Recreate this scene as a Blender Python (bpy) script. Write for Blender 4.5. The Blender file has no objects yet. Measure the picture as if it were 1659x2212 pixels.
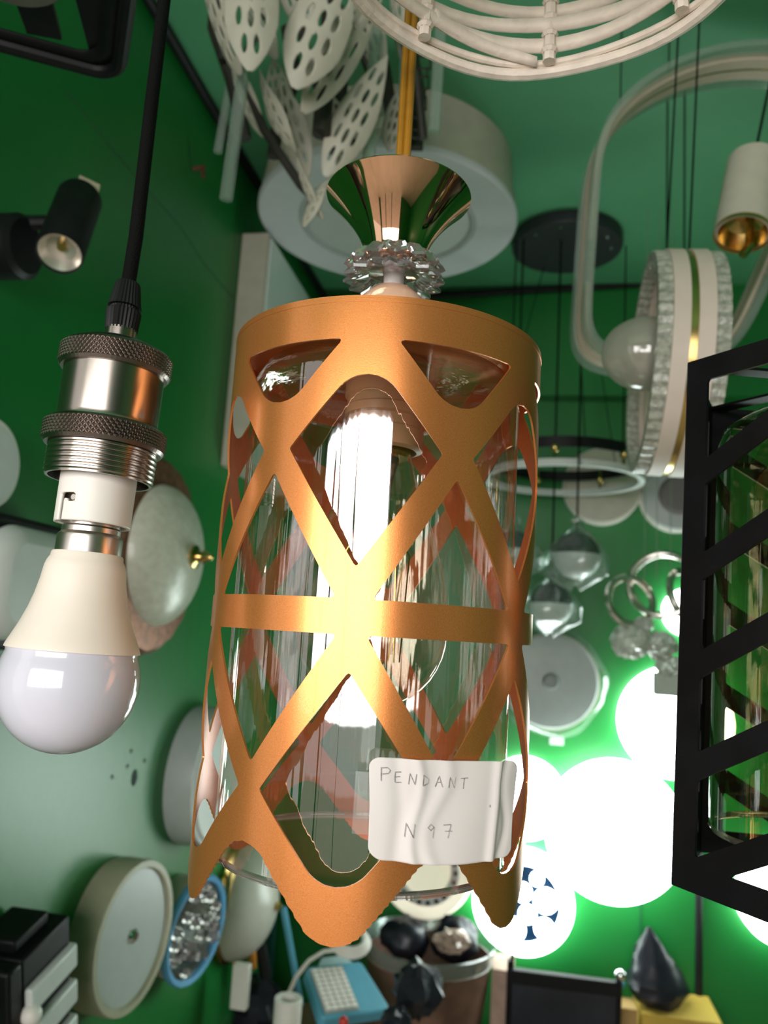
import bpy, bmesh, math, random
import numpy as np
from mathutils import Matrix, Vector
random.seed(7)
PI = math.pi
sc = bpy.context.scene
COL = sc.collection

# ------------------------------------------------------------------ camera
F, W, H = 1700.0, 1659, 2212
YAW, PITCH, ROLL = [math.radians(a) for a in (10.5, 8.7, 3.5)]
CAM = Vector((0, 0, 1.55))
_f0 = Vector((-math.sin(YAW), math.cos(YAW), 0)); _r0 = Vector((math.cos(YAW), math.sin(YAW), 0)); _z = Vector((0, 0, 1))
FWD = _f0 * math.cos(PITCH) + _z * math.sin(PITCH)
_up = _z * math.cos(PITCH) - _f0 * math.sin(PITCH)
RGT = _r0 * math.cos(ROLL) + _up * math.sin(ROLL)
UPV = _up * math.cos(ROLL) - _r0 * math.sin(ROLL)
cam = bpy.data.cameras.new('camera'); cam_o = bpy.data.objects.new('camera', cam); COL.objects.link(cam_o)
cam.sensor_fit = 'VERTICAL'; cam.sensor_height = 24.0; cam.lens = 24.0 * F / H
cam.clip_start = 0.01; cam.clip_end = 50
m = Matrix((RGT, UPV, -FWD)).transposed().to_4x4(); m.translation = CAM
cam_o.matrix_world = m
cam.dof.use_dof = True; cam.dof.focus_distance = 0.33; cam.dof.aperture_fstop = 8.0
sc.camera = cam_o

# ------------------------------------------------------------------ world, daylight, exposure
world = bpy.data.worlds.new('world'); sc.world = world; world.use_nodes = True
bg = world.node_tree.nodes['Background']; bg.inputs[0].default_value = (1.0, 0.97, 0.94, 1); bg.inputs[1].default_value = 0.9

def area(name, loc, target, sx, sy, power, col):
    l = bpy.data.lights.new(name, 'AREA'); l.shape = 'RECTANGLE'; l.size = sx; l.size_y = sy; l.energy = power; l.color = col
    o = bpy.data.objects.new(name, l); COL.objects.link(o); o.location = loc
    o.rotation_euler = (Vector(target) - Vector(loc)).to_track_quat('-Z', 'Y').to_euler()
    return o
area('daylight_doorway', (-0.42, -1.45, 1.74), (-0.42, 0.0, 1.74), 1.80, 0.86, 44, (1.0, 0.96, 0.94))
sc.view_settings.view_transform = 'Standard'; sc.view_settings.look = 'None'
sc.view_settings.exposure = 0.06; sc.view_settings.gamma = 1.0; sc.view_settings.use_curve_mapping = False
sc.cycles.max_bounces = 7; sc.cycles.diffuse_bounces = 3; sc.cycles.glossy_bounces = 4; sc.cycles.transmission_bounces = 6; sc.cycles.transparent_max_bounces = 16
sc.cycles.sample_clamp_indirect = 4.0; sc.cycles.use_denoising = True; sc.cycles.adaptive_threshold = 0.03

# ------------------------------------------------------------------ pixel helpers
def ray(x, y): return FWD + RGT * ((x - W / 2) / F) - UPV * ((y - H / 2) / F)
def P(x, y, d): return CAM + ray(x, y) * d
def hit(x, y, ax, val):
    r = ray(x, y); t = (val - CAM[ax]) / r[ax]; return CAM + r * t
def depth(p): return (Vector(p) - CAM).dot(FWD)
def px(n, d): return n * d / F

# ------------------------------------------------------------------ materials
MATS = {}
def mat(name, col, rough=0.5, metal=0.0, var=0.08, scale=40.0, bump=0.0, bscale=200.0, trans=0.0, ior=1.45,
        emit=None, estr=0.0, coat=0.0, alpha=1.0, sub=0.0, spec=0.5, col2=None):
    if name in MATS: return MATS[name]
    mt = bpy.data.materials.new(name); mt.use_nodes = True; nt = mt.node_tree
    b = nt.nodes['Principled BSDF']; L = nt.links.new
    tc = nt.nodes.new('ShaderNodeTexCoord'); nz = nt.nodes.new('ShaderNodeTexNoise')
    nz.inputs['Scale'].default_value = scale; nz.inputs['Detail'].default_value = 3
    L(tc.outputs['Object'], nz.inputs['Vector'])
    rp = nt.nodes.new('ShaderNodeValToRGB')
    c2 = col2 if col2 else tuple(min(1, c * (1 + var)) for c in col)
    c1 = col if col2 else tuple(c * (1 - var) for c in col)
    rp.color_ramp.elements[0].position = 0.3; rp.color_ramp.elements[1].position = 0.7
    rp.color_ramp.elements[0].color = (*c1, 1); rp.color_ramp.elements[1].color = (*c2, 1)
    L(nz.outputs['Fac'], rp.inputs['Fac']); L(rp.outputs['Color'], b.inputs['Base Color'])
    b.inputs['Roughness'].default_value = rough; b.inputs['Metallic'].default_value = metal
    b.inputs['IOR'].default_value = ior; b.inputs['Transmission Weight'].default_value = trans
    b.inputs['Coat Weight'].default_value = coat; b.inputs['Alpha'].default_value = alpha
    b.inputs['Specular IOR Level'].default_value = spec
    if sub: b.inputs['Subsurface Weight'].default_value = sub; b.inputs['Subsurface Radius'].default_value = (0.01, 0.01, 0.01)
    if emit: b.inputs['Emission Color'].default_value = (*emit, 1); b.inputs['Emission Strength'].default_value = estr
    if bump:
        n2 = nt.nodes.new('ShaderNodeTexNoise'); n2.inputs['Scale'].default_value = bscale; n2.inputs['Detail'].default_value = 2
        L(tc.outputs['Object'], n2.inputs['Vector'])
        bp = nt.nodes.new('ShaderNodeBump'); bp.inputs['Strength'].default_value = bump; bp.inputs['Distance'].default_value = 0.001
        L(n2.outputs['Fac'], bp.inputs['Height']); L(bp.outputs['Normal'], b.inputs['Normal'])
    MATS[name] = mt; return mt

def sheet_glass(name, tint, refl=0.05, edge=0.6, rough=0.02, haze=0.0, hcol=(0.8, 0.85, 0.83), drawn=0.0):
    """thin clear wall: transmits straight through, reflects more at grazing angles"""
    if name in MATS: return MATS[name]
    mt = bpy.data.materials.new(name); mt.use_nodes = True; nt = mt.node_tree; nt.nodes.clear(); L = nt.links.new
    out = nt.nodes.new('ShaderNodeOutputMaterial')
    tr = nt.nodes.new('ShaderNodeBsdfTransparent'); gl = nt.nodes.new('ShaderNodeBsdfGlossy')
    gl.inputs['Roughness'].default_value = rough; gl.inputs['Color'].default_value = (1, 1, 1, 1)
    tc = nt.nodes.new('ShaderNodeTexCoord'); nz = nt.nodes.new('ShaderNodeTexNoise'); nz.inputs['Scale'].default_value = 25
    L(tc.outputs['Object'], nz.inputs['Vector'])
    rp = nt.nodes.new('ShaderNodeValToRGB'); rp.color_ramp.elements[0].color = (*[c * 0.97 for c in tint], 1); rp.color_ramp.elements[1].color = (*tint, 1)
    L(nz.outputs['Fac'], rp.inputs['Fac']); L(rp.outputs['Color'], tr.inputs['Color'])
    lw = nt.nodes.new('ShaderNodeLayerWeight'); lw.inputs['Blend'].default_value = 0.35
    mr = nt.nodes.new('ShaderNodeMapRange'); mr.inputs['To Min'].default_value = refl; mr.inputs['To Max'].default_value = edge
    L(lw.outputs['Facing'], mr.inputs['Value'])
    pw = nt.nodes.new('ShaderNodeMath'); pw.operation = 'POWER'; pw.inputs[1].default_value = 2.5
    L(lw.outputs['Facing'], pw.inputs[0]); L(pw.outputs[0], mr.inputs['Value'])
    mx = nt.nodes.new('ShaderNodeMixShader'); L(mr.outputs['Result'], mx.inputs[0]); L(tr.outputs[0], mx.inputs[1]); L(gl.outputs[0], mx.inputs[2])
    last = mx
    if drawn:      # faint vertical draw lines of blown tube glass
        mp = nt.nodes.new('ShaderNodeMapping'); mp.inputs['Scale'].default_value = (160, 160, 2.5); L(tc.outputs['Object'], mp.inputs['Vector'])
        n3 = nt.nodes.new('ShaderNodeTexNoise'); n3.inputs['Scale'].default_value = 1.0; n3.inputs['Detail'].default_value = 2; L(mp.outputs[0], n3.inputs['Vector'])
        bp = nt.nodes.new('ShaderNodeBump'); bp.inputs['Strength'].default_value = drawn; bp.inputs['Distance'].default_value = 0.001
        L(n3.outputs['Fac'], bp.inputs['Height']); L(bp.outputs['Normal'], gl.inputs['Normal'])
    if haze:
        df = nt.nodes.new('ShaderNodeBsdfDiffuse'); df.inputs['Color'].default_value = (*hcol, 1)
        m2 = nt.nodes.new('ShaderNodeMixShader'); m2.inputs[0].default_value = haze
        L(mx.outputs[0], m2.inputs[1]); L(df.outputs[0], m2.inputs[2]); last = m2
    L(last.outputs[0], out.inputs['Surface'])
    MATS[name] = mt; return mt

def wall_paint(name, col, rough=0.42):
    mt = mat(name, col, rough=rough, var=0.10, scale=3.0, bump=0.25, bscale=60, spec=0.5)
    return mt

GREEN = wall_paint('green_gloss_paint', (0.009, 0.165, 0.030), 0.36)
GREENC = wall_paint('green_ceiling_lit_tone', (0.085, 0.335, 0.160), 0.55)  # extra light on the ceiling put into a lighter, paler green
M_FLOOR = mat('beige_floor_tile', (0.56, 0.46, 0.38), 0.45, scale=4)
BLACK = mat('black_powder_coat', (0.005, 0.005, 0.006), 0.45, var=0.3, bump=0.1, bscale=900, spec=0.22)
BLKPL = mat('black_plastic', (0.008, 0.008, 0.009), 0.5, var=0.2, spec=0.28)
CORD = mat('black_braided_cord', (0.004, 0.004, 0.004), 0.8, bump=0.6, bscale=1500, spec=0.1)
WHITE = mat('white_plastic', (0.78, 0.74, 0.68), 0.45, var=0.03)
WARMW = mat('cream_plastic', (0.80, 0.71, 0.62), 0.42, var=0.03)
OPAL = mat('opal_diffuser', (0.63, 0.62, 0.70), 0.12, var=0.01, sub=0.3, coat=0.6)
FROST = mat('frosted_white_glass', (0.62, 0.64, 0.62), 0.35, var=0.03)
GREYW = mat('greyish_white_lamp', (0.42, 0.45, 0.44), 0.4, var=0.04)
BEIGE = mat('beige_lamp_body', (0.50, 0.47, 0.38), 0.5, var=0.05)
STEEL = mat('brushed_nickel', (0.42, 0.37, 0.33), 0.24, 1.0, var=0.06)
STEELD = mat('dark_nickel', (0.26, 0.22, 0.20), 0.30, 1.0, var=0.06)
ALU = mat('aluminium_cap', (0.60, 0.55, 0.50), 0.32, 1.0, var=0.05)
CHROME = mat('chrome', (0.75, 0.75, 0.76), 0.08, 1.0, var=0.02)
ROSE = mat('rose_gold_chrome', (0.86, 0.52, 0.33), 0.055, 1.0, var=0.02)
BRASS = mat('polished_brass', (0.66, 0.46, 0.17), 0.2, 1.0, var=0.05)
GOLDP = mat('orange_gold_metallic_paint', (0.63, 0.216, 0.055), 0.28, 0.72, col2=(0.78, 0.295, 0.09), scale=2600, bump=0.03, bscale=2400, coat=0.15)
CRYST = mat('clear_crystal', (0.95, 0.90, 0.91), 0.02, trans=0.93, ior=1.5, var=0.0)
PEACH = mat('peach_acrylic', (0.95, 0.60, 0.42), 0.08, trans=0.35, ior=1.45, var=0.02)
TUBEG = sheet_glass('clear_glass_wall', (0.97, 0.965, 0.94), 0.19, 0.85, drawn=0.35)
BULBG = sheet_glass('clear_bulb_glass', (0.97, 0.95, 0.90), 0.06, 0.7)
AMBERG = sheet_glass('amber_glass_wall', (0.92, 0.86, 0.62), 0.16, 0.8, drawn=0.3)
ACRY = sheet_glass('clear_acrylic', (0.80, 0.88, 0.83), 0.12, 0.7, 0.12, 0.25, (0.50, 0.58, 0.52))
FILM = sheet_glass('plastic_film', (0.90, 0.95, 0.93), 0.10, 0.6, 0.15, 0.09, (0.6, 0.68, 0.66))
PAPER = mat('white_paper', (0.70, 0.64, 0.62), 0.7, var=0.02, scale=15, sub=0.15)
PENCIL = mat('pencil_graphite', (0.32, 0.30, 0.30), 0.6, var=0.4, scale=900)
LEAFM = mat('perforated_white_metal', (0.44, 0.42, 0.34), 0.4, var=0.06, bump=0.2, bscale=700)
IRON = mat('dark_iron', (0.025, 0.022, 0.016), 0.55, var=0.3)
RATTAN = mat('white_painted_rattan', (0.80, 0.70, 0.60), 0.55, var=0.10, scale=60, bump=0.4, bscale=180)
AMBERC = mat('amber_cord_sheath', (0.28, 0.125, 0.008), 0.25, var=0.15, scale=80, coat=0.5)
COPPER = mat('antique_copper', (0.22, 0.095, 0.055), 0.5, 0.5, var=0.35, scale=90, bump=0.8, bscale=160)
BLUER = mat('blue_rim', (0.12, 0.36, 0.62), 0.35, var=0.05)
LIT = mat('lit_diffuser', (0.9, 0.9, 0.9), 0.5, emit=(0.88, 1.0, 0.97), estr=10.0, var=0.0)
LITW = mat('lit_warm_diffuser', (0.85, 0.8, 0.66), 0.5, emit=(1.0, 0.93, 0.72), estr=0.55, var=0.02)
NAVY = mat('navy_gloss', (0.003, 0.016, 0.04), 0.2, var=0.1)
DBLACK = mat('dark_bag_film', (0.012, 0.012, 0.02), 0.35, var=0.3, scale=20, bump=0.9, bscale=60)
CARD = mat('kraft_card', (0.42, 0.25, 0.09), 0.8, var=0.12, scale=12)
CARDY = mat('yellow_card', (0.55, 0.36, 0.06), 0.75, var=0.12, scale=12)
BROWN = mat('brown_bin_plastic', (0.16, 0.085, 0.06), 0.4, var=0.35, scale=14)
BLUEP = mat('blue_plastic', (0.10, 0.34, 0.46), 0.4, var=0.05)
RED = mat('red_plastic', (0.6, 0.05, 0.03), 0.4)
WOOD = mat('bench_wood', (0.25, 0.17, 0.10), 0.6, var=0.2, scale=10)

# ------------------------------------------------------------------ mesh builder
def frame(loc, z=(0, 0, 1), xh=(1, 0, 0)):
    z = Vector(z).normalized(); x = Vector(xh) - z * Vector(xh).dot(z)
    if x.length < 1e-5: x = Vector((0, 1, 0)) - z * z.y
    x.normalize(); y = z.cross(x)
    m = Matrix((x, y, z)).transposed().to_4x4(); m.translation = Vector(loc); return m

class MB:
    def __init__(s): s.v = []; s.f = []
    def add(s, vs, fs, M=None):
        o = len(s.v)
        s.v += [tuple(M @ Vector(p)) if M else tuple(p) for p in vs]
        s.f += [tuple(i + o for i in f) for f in fs]; return s
    def lathe(s, prof, seg=48, M=None, mod=None, a0=0.0, a1=2 * PI, closed=False):
        full = abs(a1 - a0 - 2 * PI) < 1e-6
        n = seg if full else seg + 1; vs = []; rows = []
        for k, (r, z) in enumerate(prof):
            if r < 1e-7: rows.append([len(vs)] * n); vs.append((0, 0, z)); continue
            row = []
            for i in range(n):
                a = a0 + (a1 - a0) * i / seg; rr = r * (mod(i, k) if mod else 1)
                row.append(len(vs)); vs.append((rr * math.cos(a), rr * math.sin(a), z))
            rows.append(row)
        fs = []; R = len(rows)
        for k in range(R if closed else R - 1):
            A, B = rows[k], rows[(k + 1) % R]
            for i in range(seg):
                j = (i + 1) % n; q = [A[i], A[j], B[j], B[i]]; u = []
                for t in q:
                    if t not in u: u.append(t)
                if len(u) > 2: fs.append(tuple(u))
        return s.add(vs, fs, M)
    def box(s, c, d, M=None):
        x, y, z = c; a, b, e = d[0] / 2, d[1] / 2, d[2] / 2
        vs = [(x + i * a, y + j * b, z + k * e) for i in (-1, 1) for j in (-1, 1) for k in (-1, 1)]
        return s.add(vs, [(0, 1, 3, 2), (4, 6, 7, 5), (0, 4, 5, 1), (2, 3, 7, 6), (0, 2, 6, 4), (1, 5, 7, 3)], M)
    def tube(s, path, r, seg=10, closed=False, M=None, flat=1.0):
        pts = [Vector(p) for p in path]; n = len(pts); vs = []; fs = []; prev = None
        rs = r if isinstance(r, (list, tuple)) else [r] * n
        for i, p in enumerate(pts):
            if closed: t = pts[(i + 1) % n] - pts[i - 1]
            else: t = pts[min(i + 1, n - 1)] - pts[max(i - 1, 0)]
            t.normalize()
            if prev is None:
                h = Vector((0, 0, 1)) if abs(t.z) < 0.9 else Vector((1, 0, 0)); u = t.cross(h).normalized()
            else: u = (prev - t * prev.dot(t)).normalized()
            prev = u; w = t.cross(u)
            for k in range(seg):
                a = 2 * PI * k / seg; vs.append(p + u * (math.cos(a) * rs[i]) + w * (math.sin(a) * rs[i] * flat))
        for i in range(n if closed else n - 1):
            j = (i + 1) % n
            for k in range(seg): fs.append((i * seg + k, i * seg + (k + 1) % seg, j * seg + (k + 1) % seg, j * seg + k))
        if not closed: fs.append(tuple(range(seg))[::-1]); fs.append(tuple(range((n - 1) * seg, n * seg)))
        return s.add(vs, fs, M)
    def prism(s, poly, z0, z1, M=None):
        n = len(poly); vs = [(p[0], p[1], z0) for p in poly] + [(p[0], p[1], z1) for p in poly]
        fs = [tuple(range(n))[::-1], tuple(range(n, 2 * n))] + [(i, (i + 1) % n, n + (i + 1) % n, n + i) for i in range(n)]
        return s.add(vs, fs, M)
    def sphere(s, c, r, seg=24, M=None, sq=1.0):
        n = max(6, seg // 2); c = Vector(c)
        pr = [(r * math.sin(PI * k / n), -r * sq * math.cos(PI * k / n)) for k in range(n + 1)]; pr[0] = (0, -r * sq); pr[-1] = (0, r * sq)
        T = Matrix.Translation(c); return s.lathe(pr, seg, (M @ T) if M else T)
    def grid(s, rows, M=None, wrap=False):
        n = len(rows[0]); vs = [p for r in rows for p in r]
        fs = [(i * n + j, i * n + (j + 1) % n, (i + 1) * n + (j + 1) % n, (i + 1) * n + j) for i in range(len(rows) - 1) for j in range(n if wrap else n - 1)]
        return s.add(vs, fs, M)
    def build(s, name, material, parent=None, sharp=28, recalc=True, bevel=0.0, solid=0.0, flat=False):
        me = bpy.data.meshes.new(name); me.from_pydata(s.v, [], s.f); me.update()
        if recalc:
            bm = bmesh.new(); bm.from_mesh(me); bmesh.ops.recalc_face_normals(bm, faces=bm.faces); bm.to_mesh(me); bm.free()
        if not flat:
            me.shade_smooth()
            if sharp: me.set_sharp_from_angle(angle=math.radians(sharp))
        me.materials.append(material)
        o = bpy.data.objects.new(name, me); COL.objects.link(o)
        if parent: o.parent = parent
        if solid:
            md = o.modifiers.new('thickness', 'SOLIDIFY'); md.thickness = solid; md.offset = 0
        if bevel:
            md = o.modifiers.new('bevel', 'BEVEL'); md.width = bevel; md.segments = 2; md.limit_method = 'ANGLE'; md.angle_limit = math.radians(40)
        return o

def tag(o, label, cat, group=None, kind=None):
    if label: o['label'] = label
    if cat: o['category'] = cat
    if group: o['group'] = group
    if kind: o['kind'] = kind
    return o
def thing(name, label, cat, M, group=None):
    o = bpy.data.objects.new(name, None); COL.objects.link(o); o.matrix_world = M; o.empty_display_size = 0.02
    return tag(o, label, cat, group)
def struct(o): o['kind'] = 'structure'; return o
def copy_tree(o, parent=None):
    c = o.copy(); COL.objects.link(c); c.parent = parent
    for ch in list(o.children): copy_tree(ch, c)
    return c
def child_copy(src, name, parent, M):
    c = src.copy(); c.name = name; COL.objects.link(c); c.parent = parent; c.matrix_local = M; return c

def march(phi, wrap=False):
    """marching squares: phi[i][j] > 0 is solid; returns (i, j) float verts and faces"""
    nx, ny = phi.shape[0] - (0 if wrap else 1), phi.shape[1] - 1
    N = phi.shape[0]; vid = {}; vs = []; fs = []; ph = phi.tolist()
    def V(key, p):
        k = vid.get(key)
        if k is None: k = vid[key] = len(vs); vs.append(p)
        return k
    for i in range(nx):
        i2 = (i + 1) % N if wrap else i + 1
        for j in range(ny):
            c = ((i, j, i), (i2, j, i + 1), (i2, j + 1, i + 1), (i, j + 1, i))
            val = [ph[a][b] for a, b, _ in c]
            if max(val) <= 0: continue
            poly = []
            for k in range(4):
                a, b, fa = c[k]; a2, b2, fa2 = c[(k + 1) % 4]; va, vb = val[k], val[(k + 1) % 4]
                if va > 0: poly.append(V((a, b), (fa, b)))
                if (va > 0) != (vb > 0):
                    t = va / (va - vb); key = tuple(sorted(((a, b), (a2, b2))))
                    poly.append(V(key, (fa + (fa2 - fa) * t, b + (b2 - b) * t)))
            if len(poly) > 2: fs.append(tuple(poly))
    return vs, fs
def sdpoly(X, Y, poly):
    d = np.full(X.shape, 1e9); s = np.ones(X.shape); n = len(poly)
    for i in range(n):
        ax, ay = poly[i]; bx, by = poly[i - 1]
        ex, ey = bx - ax, by - ay; wx, wy = X - ax, Y - ay
        t = np.clip((wx * ex + wy * ey) / (ex * ex + ey * ey + 1e-12), 0, 1)
        d = np.minimum(d, (wx - ex * t) ** 2 + (wy - ey * t) ** 2)
        c1 = Y >= ay; c2 = Y < by; c3 = ex * wy > ey * wx
        s = np.where((c1 & c2 & c3) | (~c1 & ~c2 & ~c3), -s, s)
    return s * np.sqrt(d)
def fillet(poly, rad, n=8):
    out = []
    for i, p in enumerate(poly):
        r = rad[i]; p = Vector(p); a = Vector(poly[i - 1]); b = Vector(poly[(i + 1) % len(poly)])
        if r <= 0: out.append(tuple(p)); continue
        u = (a - p).normalized(); v = (b - p).normalized(); ang = u.angle(v)
        t = min(r / math.tan(ang / 2), 0.49 * min((a - p).length, (b - p).length)); r = t * math.tan(ang / 2)
        c = p + (u + v).normalized() * (r / math.sin(ang / 2)); s0 = p + u * t - c; e0 = p + v * t - c
        for k in range(n + 1):
            w = s0.lerp(e0, k / n); w = w.normalized() * r if w.length > 1e-9 else w; out.append(tuple(c + w))
    return out

# ------------------------------------------------------------------ the room
XL, XR, YB, YF, ZC = -0.61, 1.65, 2.12, -1.32, 2.5
T = 0.1
XO, YW = -1.5, 0.12         # the shop front is open to the left of where the left wall ends
struct(MB().box(((XO + XR) / 2, -2.4, -0.05), (XR - XO + 6.0, 9.4, 0.1)).build('floor', M_FLOOR))
struct(MB().box(((XO + XR) / 2, (YB + YF) / 2, ZC + T / 2), (XR - XO + 2 * T, YB - YF + 2 * T, T)).build('ceiling', GREENC))
wl = struct(MB().box((XL - T / 2, (YB + YW) / 2 + T / 2, ZC / 2), (T, YB - YW + T, ZC)).build('wall_left', GREEN))
struct(MB().box(((XO + XL - T) / 2, YW - T / 2, ZC / 2), (XL - T - XO, T, ZC)).build('wall_porch', GREEN))
struct(MB().box(((XL + XR) / 2, YB + T / 2, ZC / 2), (XR - XL + 2 * T, T, ZC)).build('wall_back', GREEN))
struct(MB().box((XR + T / 2, (YB + YF) / 2, ZC / 2), (T, YB - YF, ZC)).build('wall_right', GREEN))
dx0, dx1, dz1 = -1.36, 0.50, 2.15
b = MB(); b.box(((XO + dx0) / 2, YF - T / 2, ZC / 2), (dx0 - XO, T, ZC)); b.box(((dx1 + XR) / 2, YF - T / 2, ZC / 2), (XR - dx1, T, ZC))
b.box(((dx0 + dx1) / 2, YF - T / 2, (dz1 + ZC) / 2), (dx1 - dx0, T, ZC - dz1)); struct(b.build('wall_front', GREEN))
b = MB()
for x in (dx0 + 0.02, -0.80, -0.28, dx1 - 0.02): b.box((x, YF - 0.03, dz1 / 2), (0.03, 0.05, dz1))
b.box(((dx0 + dx1) / 2, YF - 0.03, dz1 - 0.02), (dx1 - dx0, 0.05, 0.04))
struct(b.build('trim_1', BLKPL))
# dropped beam along the top of the back wall
struct(MB().box(((XL + XR) / 2, YB - 0.03, (2.2 + ZC) / 2), (XR - XL, 0.06, ZC - 2.2)).build('trim_2', GREEN))
# plaster hole with pin marks on the left wall
p = hit(290, 1680, 0, XL)
o = MB().lathe([(0.0, 0.0012), (0.010, 0.0012), (0.013, 0.0006), (0.013, 0.0)], 24, frame(p, (1, 0, 0), (0, 1, 0)) @ Matrix.Diagonal((0.75, 1, 1, 1))).build('plaster_hole', mat('raw_plaster', (0.03, 0.05, 0.04), 0.9, var=0.5, scale=120), wl)
for q in ((283, 1622), (312, 1643), (242, 1678), (275, 1655)):
    MB().lathe([(0.0, 0.001), (0.003, 0.001), (0.0035, 0.0)], 12, frame(hit(*q, 0, XL), (1, 0, 0), (0, 1, 0))).build('nail_hole', MATS['raw_plaster'], wl)

b = MB(); b.tube([Vector((XL + 0.0002, hit(*q, 0, XL).y, hit(*q, 0, XL).z)) for q in ((140, 195), (190, 255), (228, 305), (300, 390), (390, 490), (440, 570), (505, 645))], 0.0007, 5)
b.build('plaster_crack', MATS['raw_plaster'], wl)

# ------------------------------------------------------------------ hero pendant
AX = P(805, 1335, 0.375)                     # on its axis, level with the middle hoop
R0 = 0.075
A_CAM = math.atan2(CAM.x - AX.x, -(CAM.y - AX.y))
PEND = frame(AX)
def cylhit(x, y, r=R0):
    d = ray(x, y); o = CAM - AX
    a = d.x ** 2 + d.y ** 2; bq = 2 * (o.x * d.x + o.y * d.y); c = o.x ** 2 + o.y ** 2 - r * r
    t = (-bq - math.sqrt(max(0, bq * bq - 4 * a * c))) / (2 * a); p = CAM + d * t
    return math.atan2(p.x - AX.x, -(p.y - AX.y)), p.z - AX.z
def cylp(a, r, h): return (r * math.sin(a), -r * math.cos(a), h)
pend = thing('pendant_lamp', 'orange-gold lattice cylinder pendant hanging in the centre with paper price tag', 'pendant lamp', PEND)

def make_shade():
    K = R0 * 1000 * PI / 180; half = 30 * K; NX, NY = 80, 300
    h0, h1 = -122.0, 129.0
    xs = (np.arange(NX) / NX - 0.5) * 2 * half; hs = h0 + (h1 - h0) * np.arange(NY + 1) / NY
    X, Y = np.meshgrid(xs, hs, indexing='ij')
    holes = []
    t1 = fillet([(-28.1, 110.6), (28.1, 110.6), (0, 77.0)], (1, 1, 15))
    d1 = fillet([(0, 104.0), (32.3, 65.3), (0, 17.6), (-32.3, 65.3)], (15, 1, 1, 1))
    h3 = fillet([(0, 56.0), (32.2, 5.6), (-32.2, 5.6)], (1, 1, 1))
    h4 = fillet([(0, -59.2), (33.6, -8.2), (-33.6, -8.2)], (1, 1, 1))
    d2 = fillet([(0, -21.8), (33.8, -68.6), (0, -107.0), (-33.8, -68.6)], (1, 1, 15, 1))
    phi = np.full(X.shape, 1e9)
    for poly, c in ((t1, 1), (d1, 0), (h3, 1), (h4, 1), (d2, 0)):
        for sh in ((-half, half) if c else (0,)):
            phi = np.minimum(phi, sdpoly(X, Y, [(p[0] + sh, p[1]) for p in poly]))
    zig = [(-3 * half, -82), (-2 * half, -127.5), (-half, -81.5), (0, -127.5), (half, -81.5), (2 * half, -127.5), (3 * half, -82)]
    out = fillet(zig + [(3 * half, 300), (-3 * half, 300)], [0, 15, 13, 15, 13, 15, 0, 0, 0])
    edge = -sdpoly(X, Y, out) + 0.26 * np.sin(Y * 2.1 + X * 0.7) * (np.abs(X) > 6)
    phi = np.minimum(phi, edge)
    phi = np.tile(phi, (6, 1)); n6 = NX * 6
    vs, fs = march(phi, True)
    a_off = A_CAM + math.radians(-5.9 - 30)
    V = []
    for (i, j) in vs:
        a = a_off + 2 * PI * i / n6; h = (h0 + (h1 - h0) * j / NY) / 1000
        V.append(cylp(a, R0, h))
    b = MB(); b.v = V; b.f = fs
    o = b.build('shade', GOLDP, pend, sharp=0, recalc=False)
    o.data.materials.append(mat('orange_inner_paint', (0.62, 0.15, 0.045), 0.4, 0.25, var=0.06, scale=400))
    md = o.modifiers.new('thickness', 'SOLIDIFY'); md.thickness = 0.0009; md.offset = -1; md.material_offset = 1
    es = o.modifiers.new('crisp_edges', 'EDGE_SPLIT'); es.split_angle = math.radians(45); es.use_edge_sharp = False
    return o
shade = make_shade()
# solid top of the shade with a rolled edge
MB().lathe([(0.0, 0.1282), (0.070, 0.1282), (0.0735, 0.1290), (0.0752, 0.1278), (0.0752, 0.1262), (0.0735, 0.1264), (0.070, 0.1268), (0.0, 0.1268)], 96).build('top_plate', GOLDP, pend)
MB().lathe([(0.0, 0.1675), (0.005, 0.167), (0.011, 0.1645), (0.0165, 0.159), (0.0208, 0.151), (0.0238, 0.140), (0.0250, 0.129), (0.0, 0.129)], 64).build('dome_cap', PEACH, pend)
MB().lathe([(0.0, 0.190), (0.0052, 0.190), (0.0052, 0.164), (0.0, 0.164)], 24).build('stem', mat('frosted_stem', (0.85, 0.78, 0.76), 0.15, trans=0.4), pend)
# crystal collar: two tiers of pointed petals
def petal(i, k): return (1.0 if i % 2 == 0 else 0.84) if 1 < k < 6 else 1.0
MB().lathe([(0.0056, 0.1842), (0.0150, 0.1852), (0.0205, 0.1825), (0.0252, 0.1775), (0.0264, 0.1752), (0.0232, 0.1742), (0.0135, 0.1765), (0.0056, 0.1765)], 32, mod=petal).build('crystal_collar', CRYST, pend, flat=True)
MB().lathe([(0.0056, 0.1762), (0.0140, 0.1755), (0.0225, 0.1735), (0.0262, 0.1705), (0.0258, 0.1690), (0.0205, 0.1700), (0.0130, 0.1725), (0.0056, 0.1725)], 32, Matrix.Rotation(PI / 32, 4, 'Z'), mod=petal).build('crystal_collar', CRYST, pend, flat=True)
# flared rose-gold canopy
pr = [(0.0, 0.1835), (0.0150, 0.1835)] + [(0.0160 + 0.0207 * (t ** 1.6), 0.184 + 0.0310 * t) for t in [i / 14 for i in range(15)]] + [(0.0374, 0.2157), (0.0370, 0.2164), (0.0360, 0.2161), (0.030, 0.2145), (0.0, 0.2140)]
MB().lathe(pr, 96).build('canopy', ROSE, pend, sharp=50)
# amber flat twin cord up to the ceiling
top = 2.5 - AX.z
b = MB()
for s in (-1, 1): b.tube([(s * 0.0019 + 0.001, 0, 0.2140), (s * 0.0019 + 0.001, 0, top)], 0.0021, 12)
b.box((0.001, 0, (0.2140 + top) / 2), (0.0022, 0.0016, top - 0.2140)); b.build('cord', AMBERC, pend)
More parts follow.
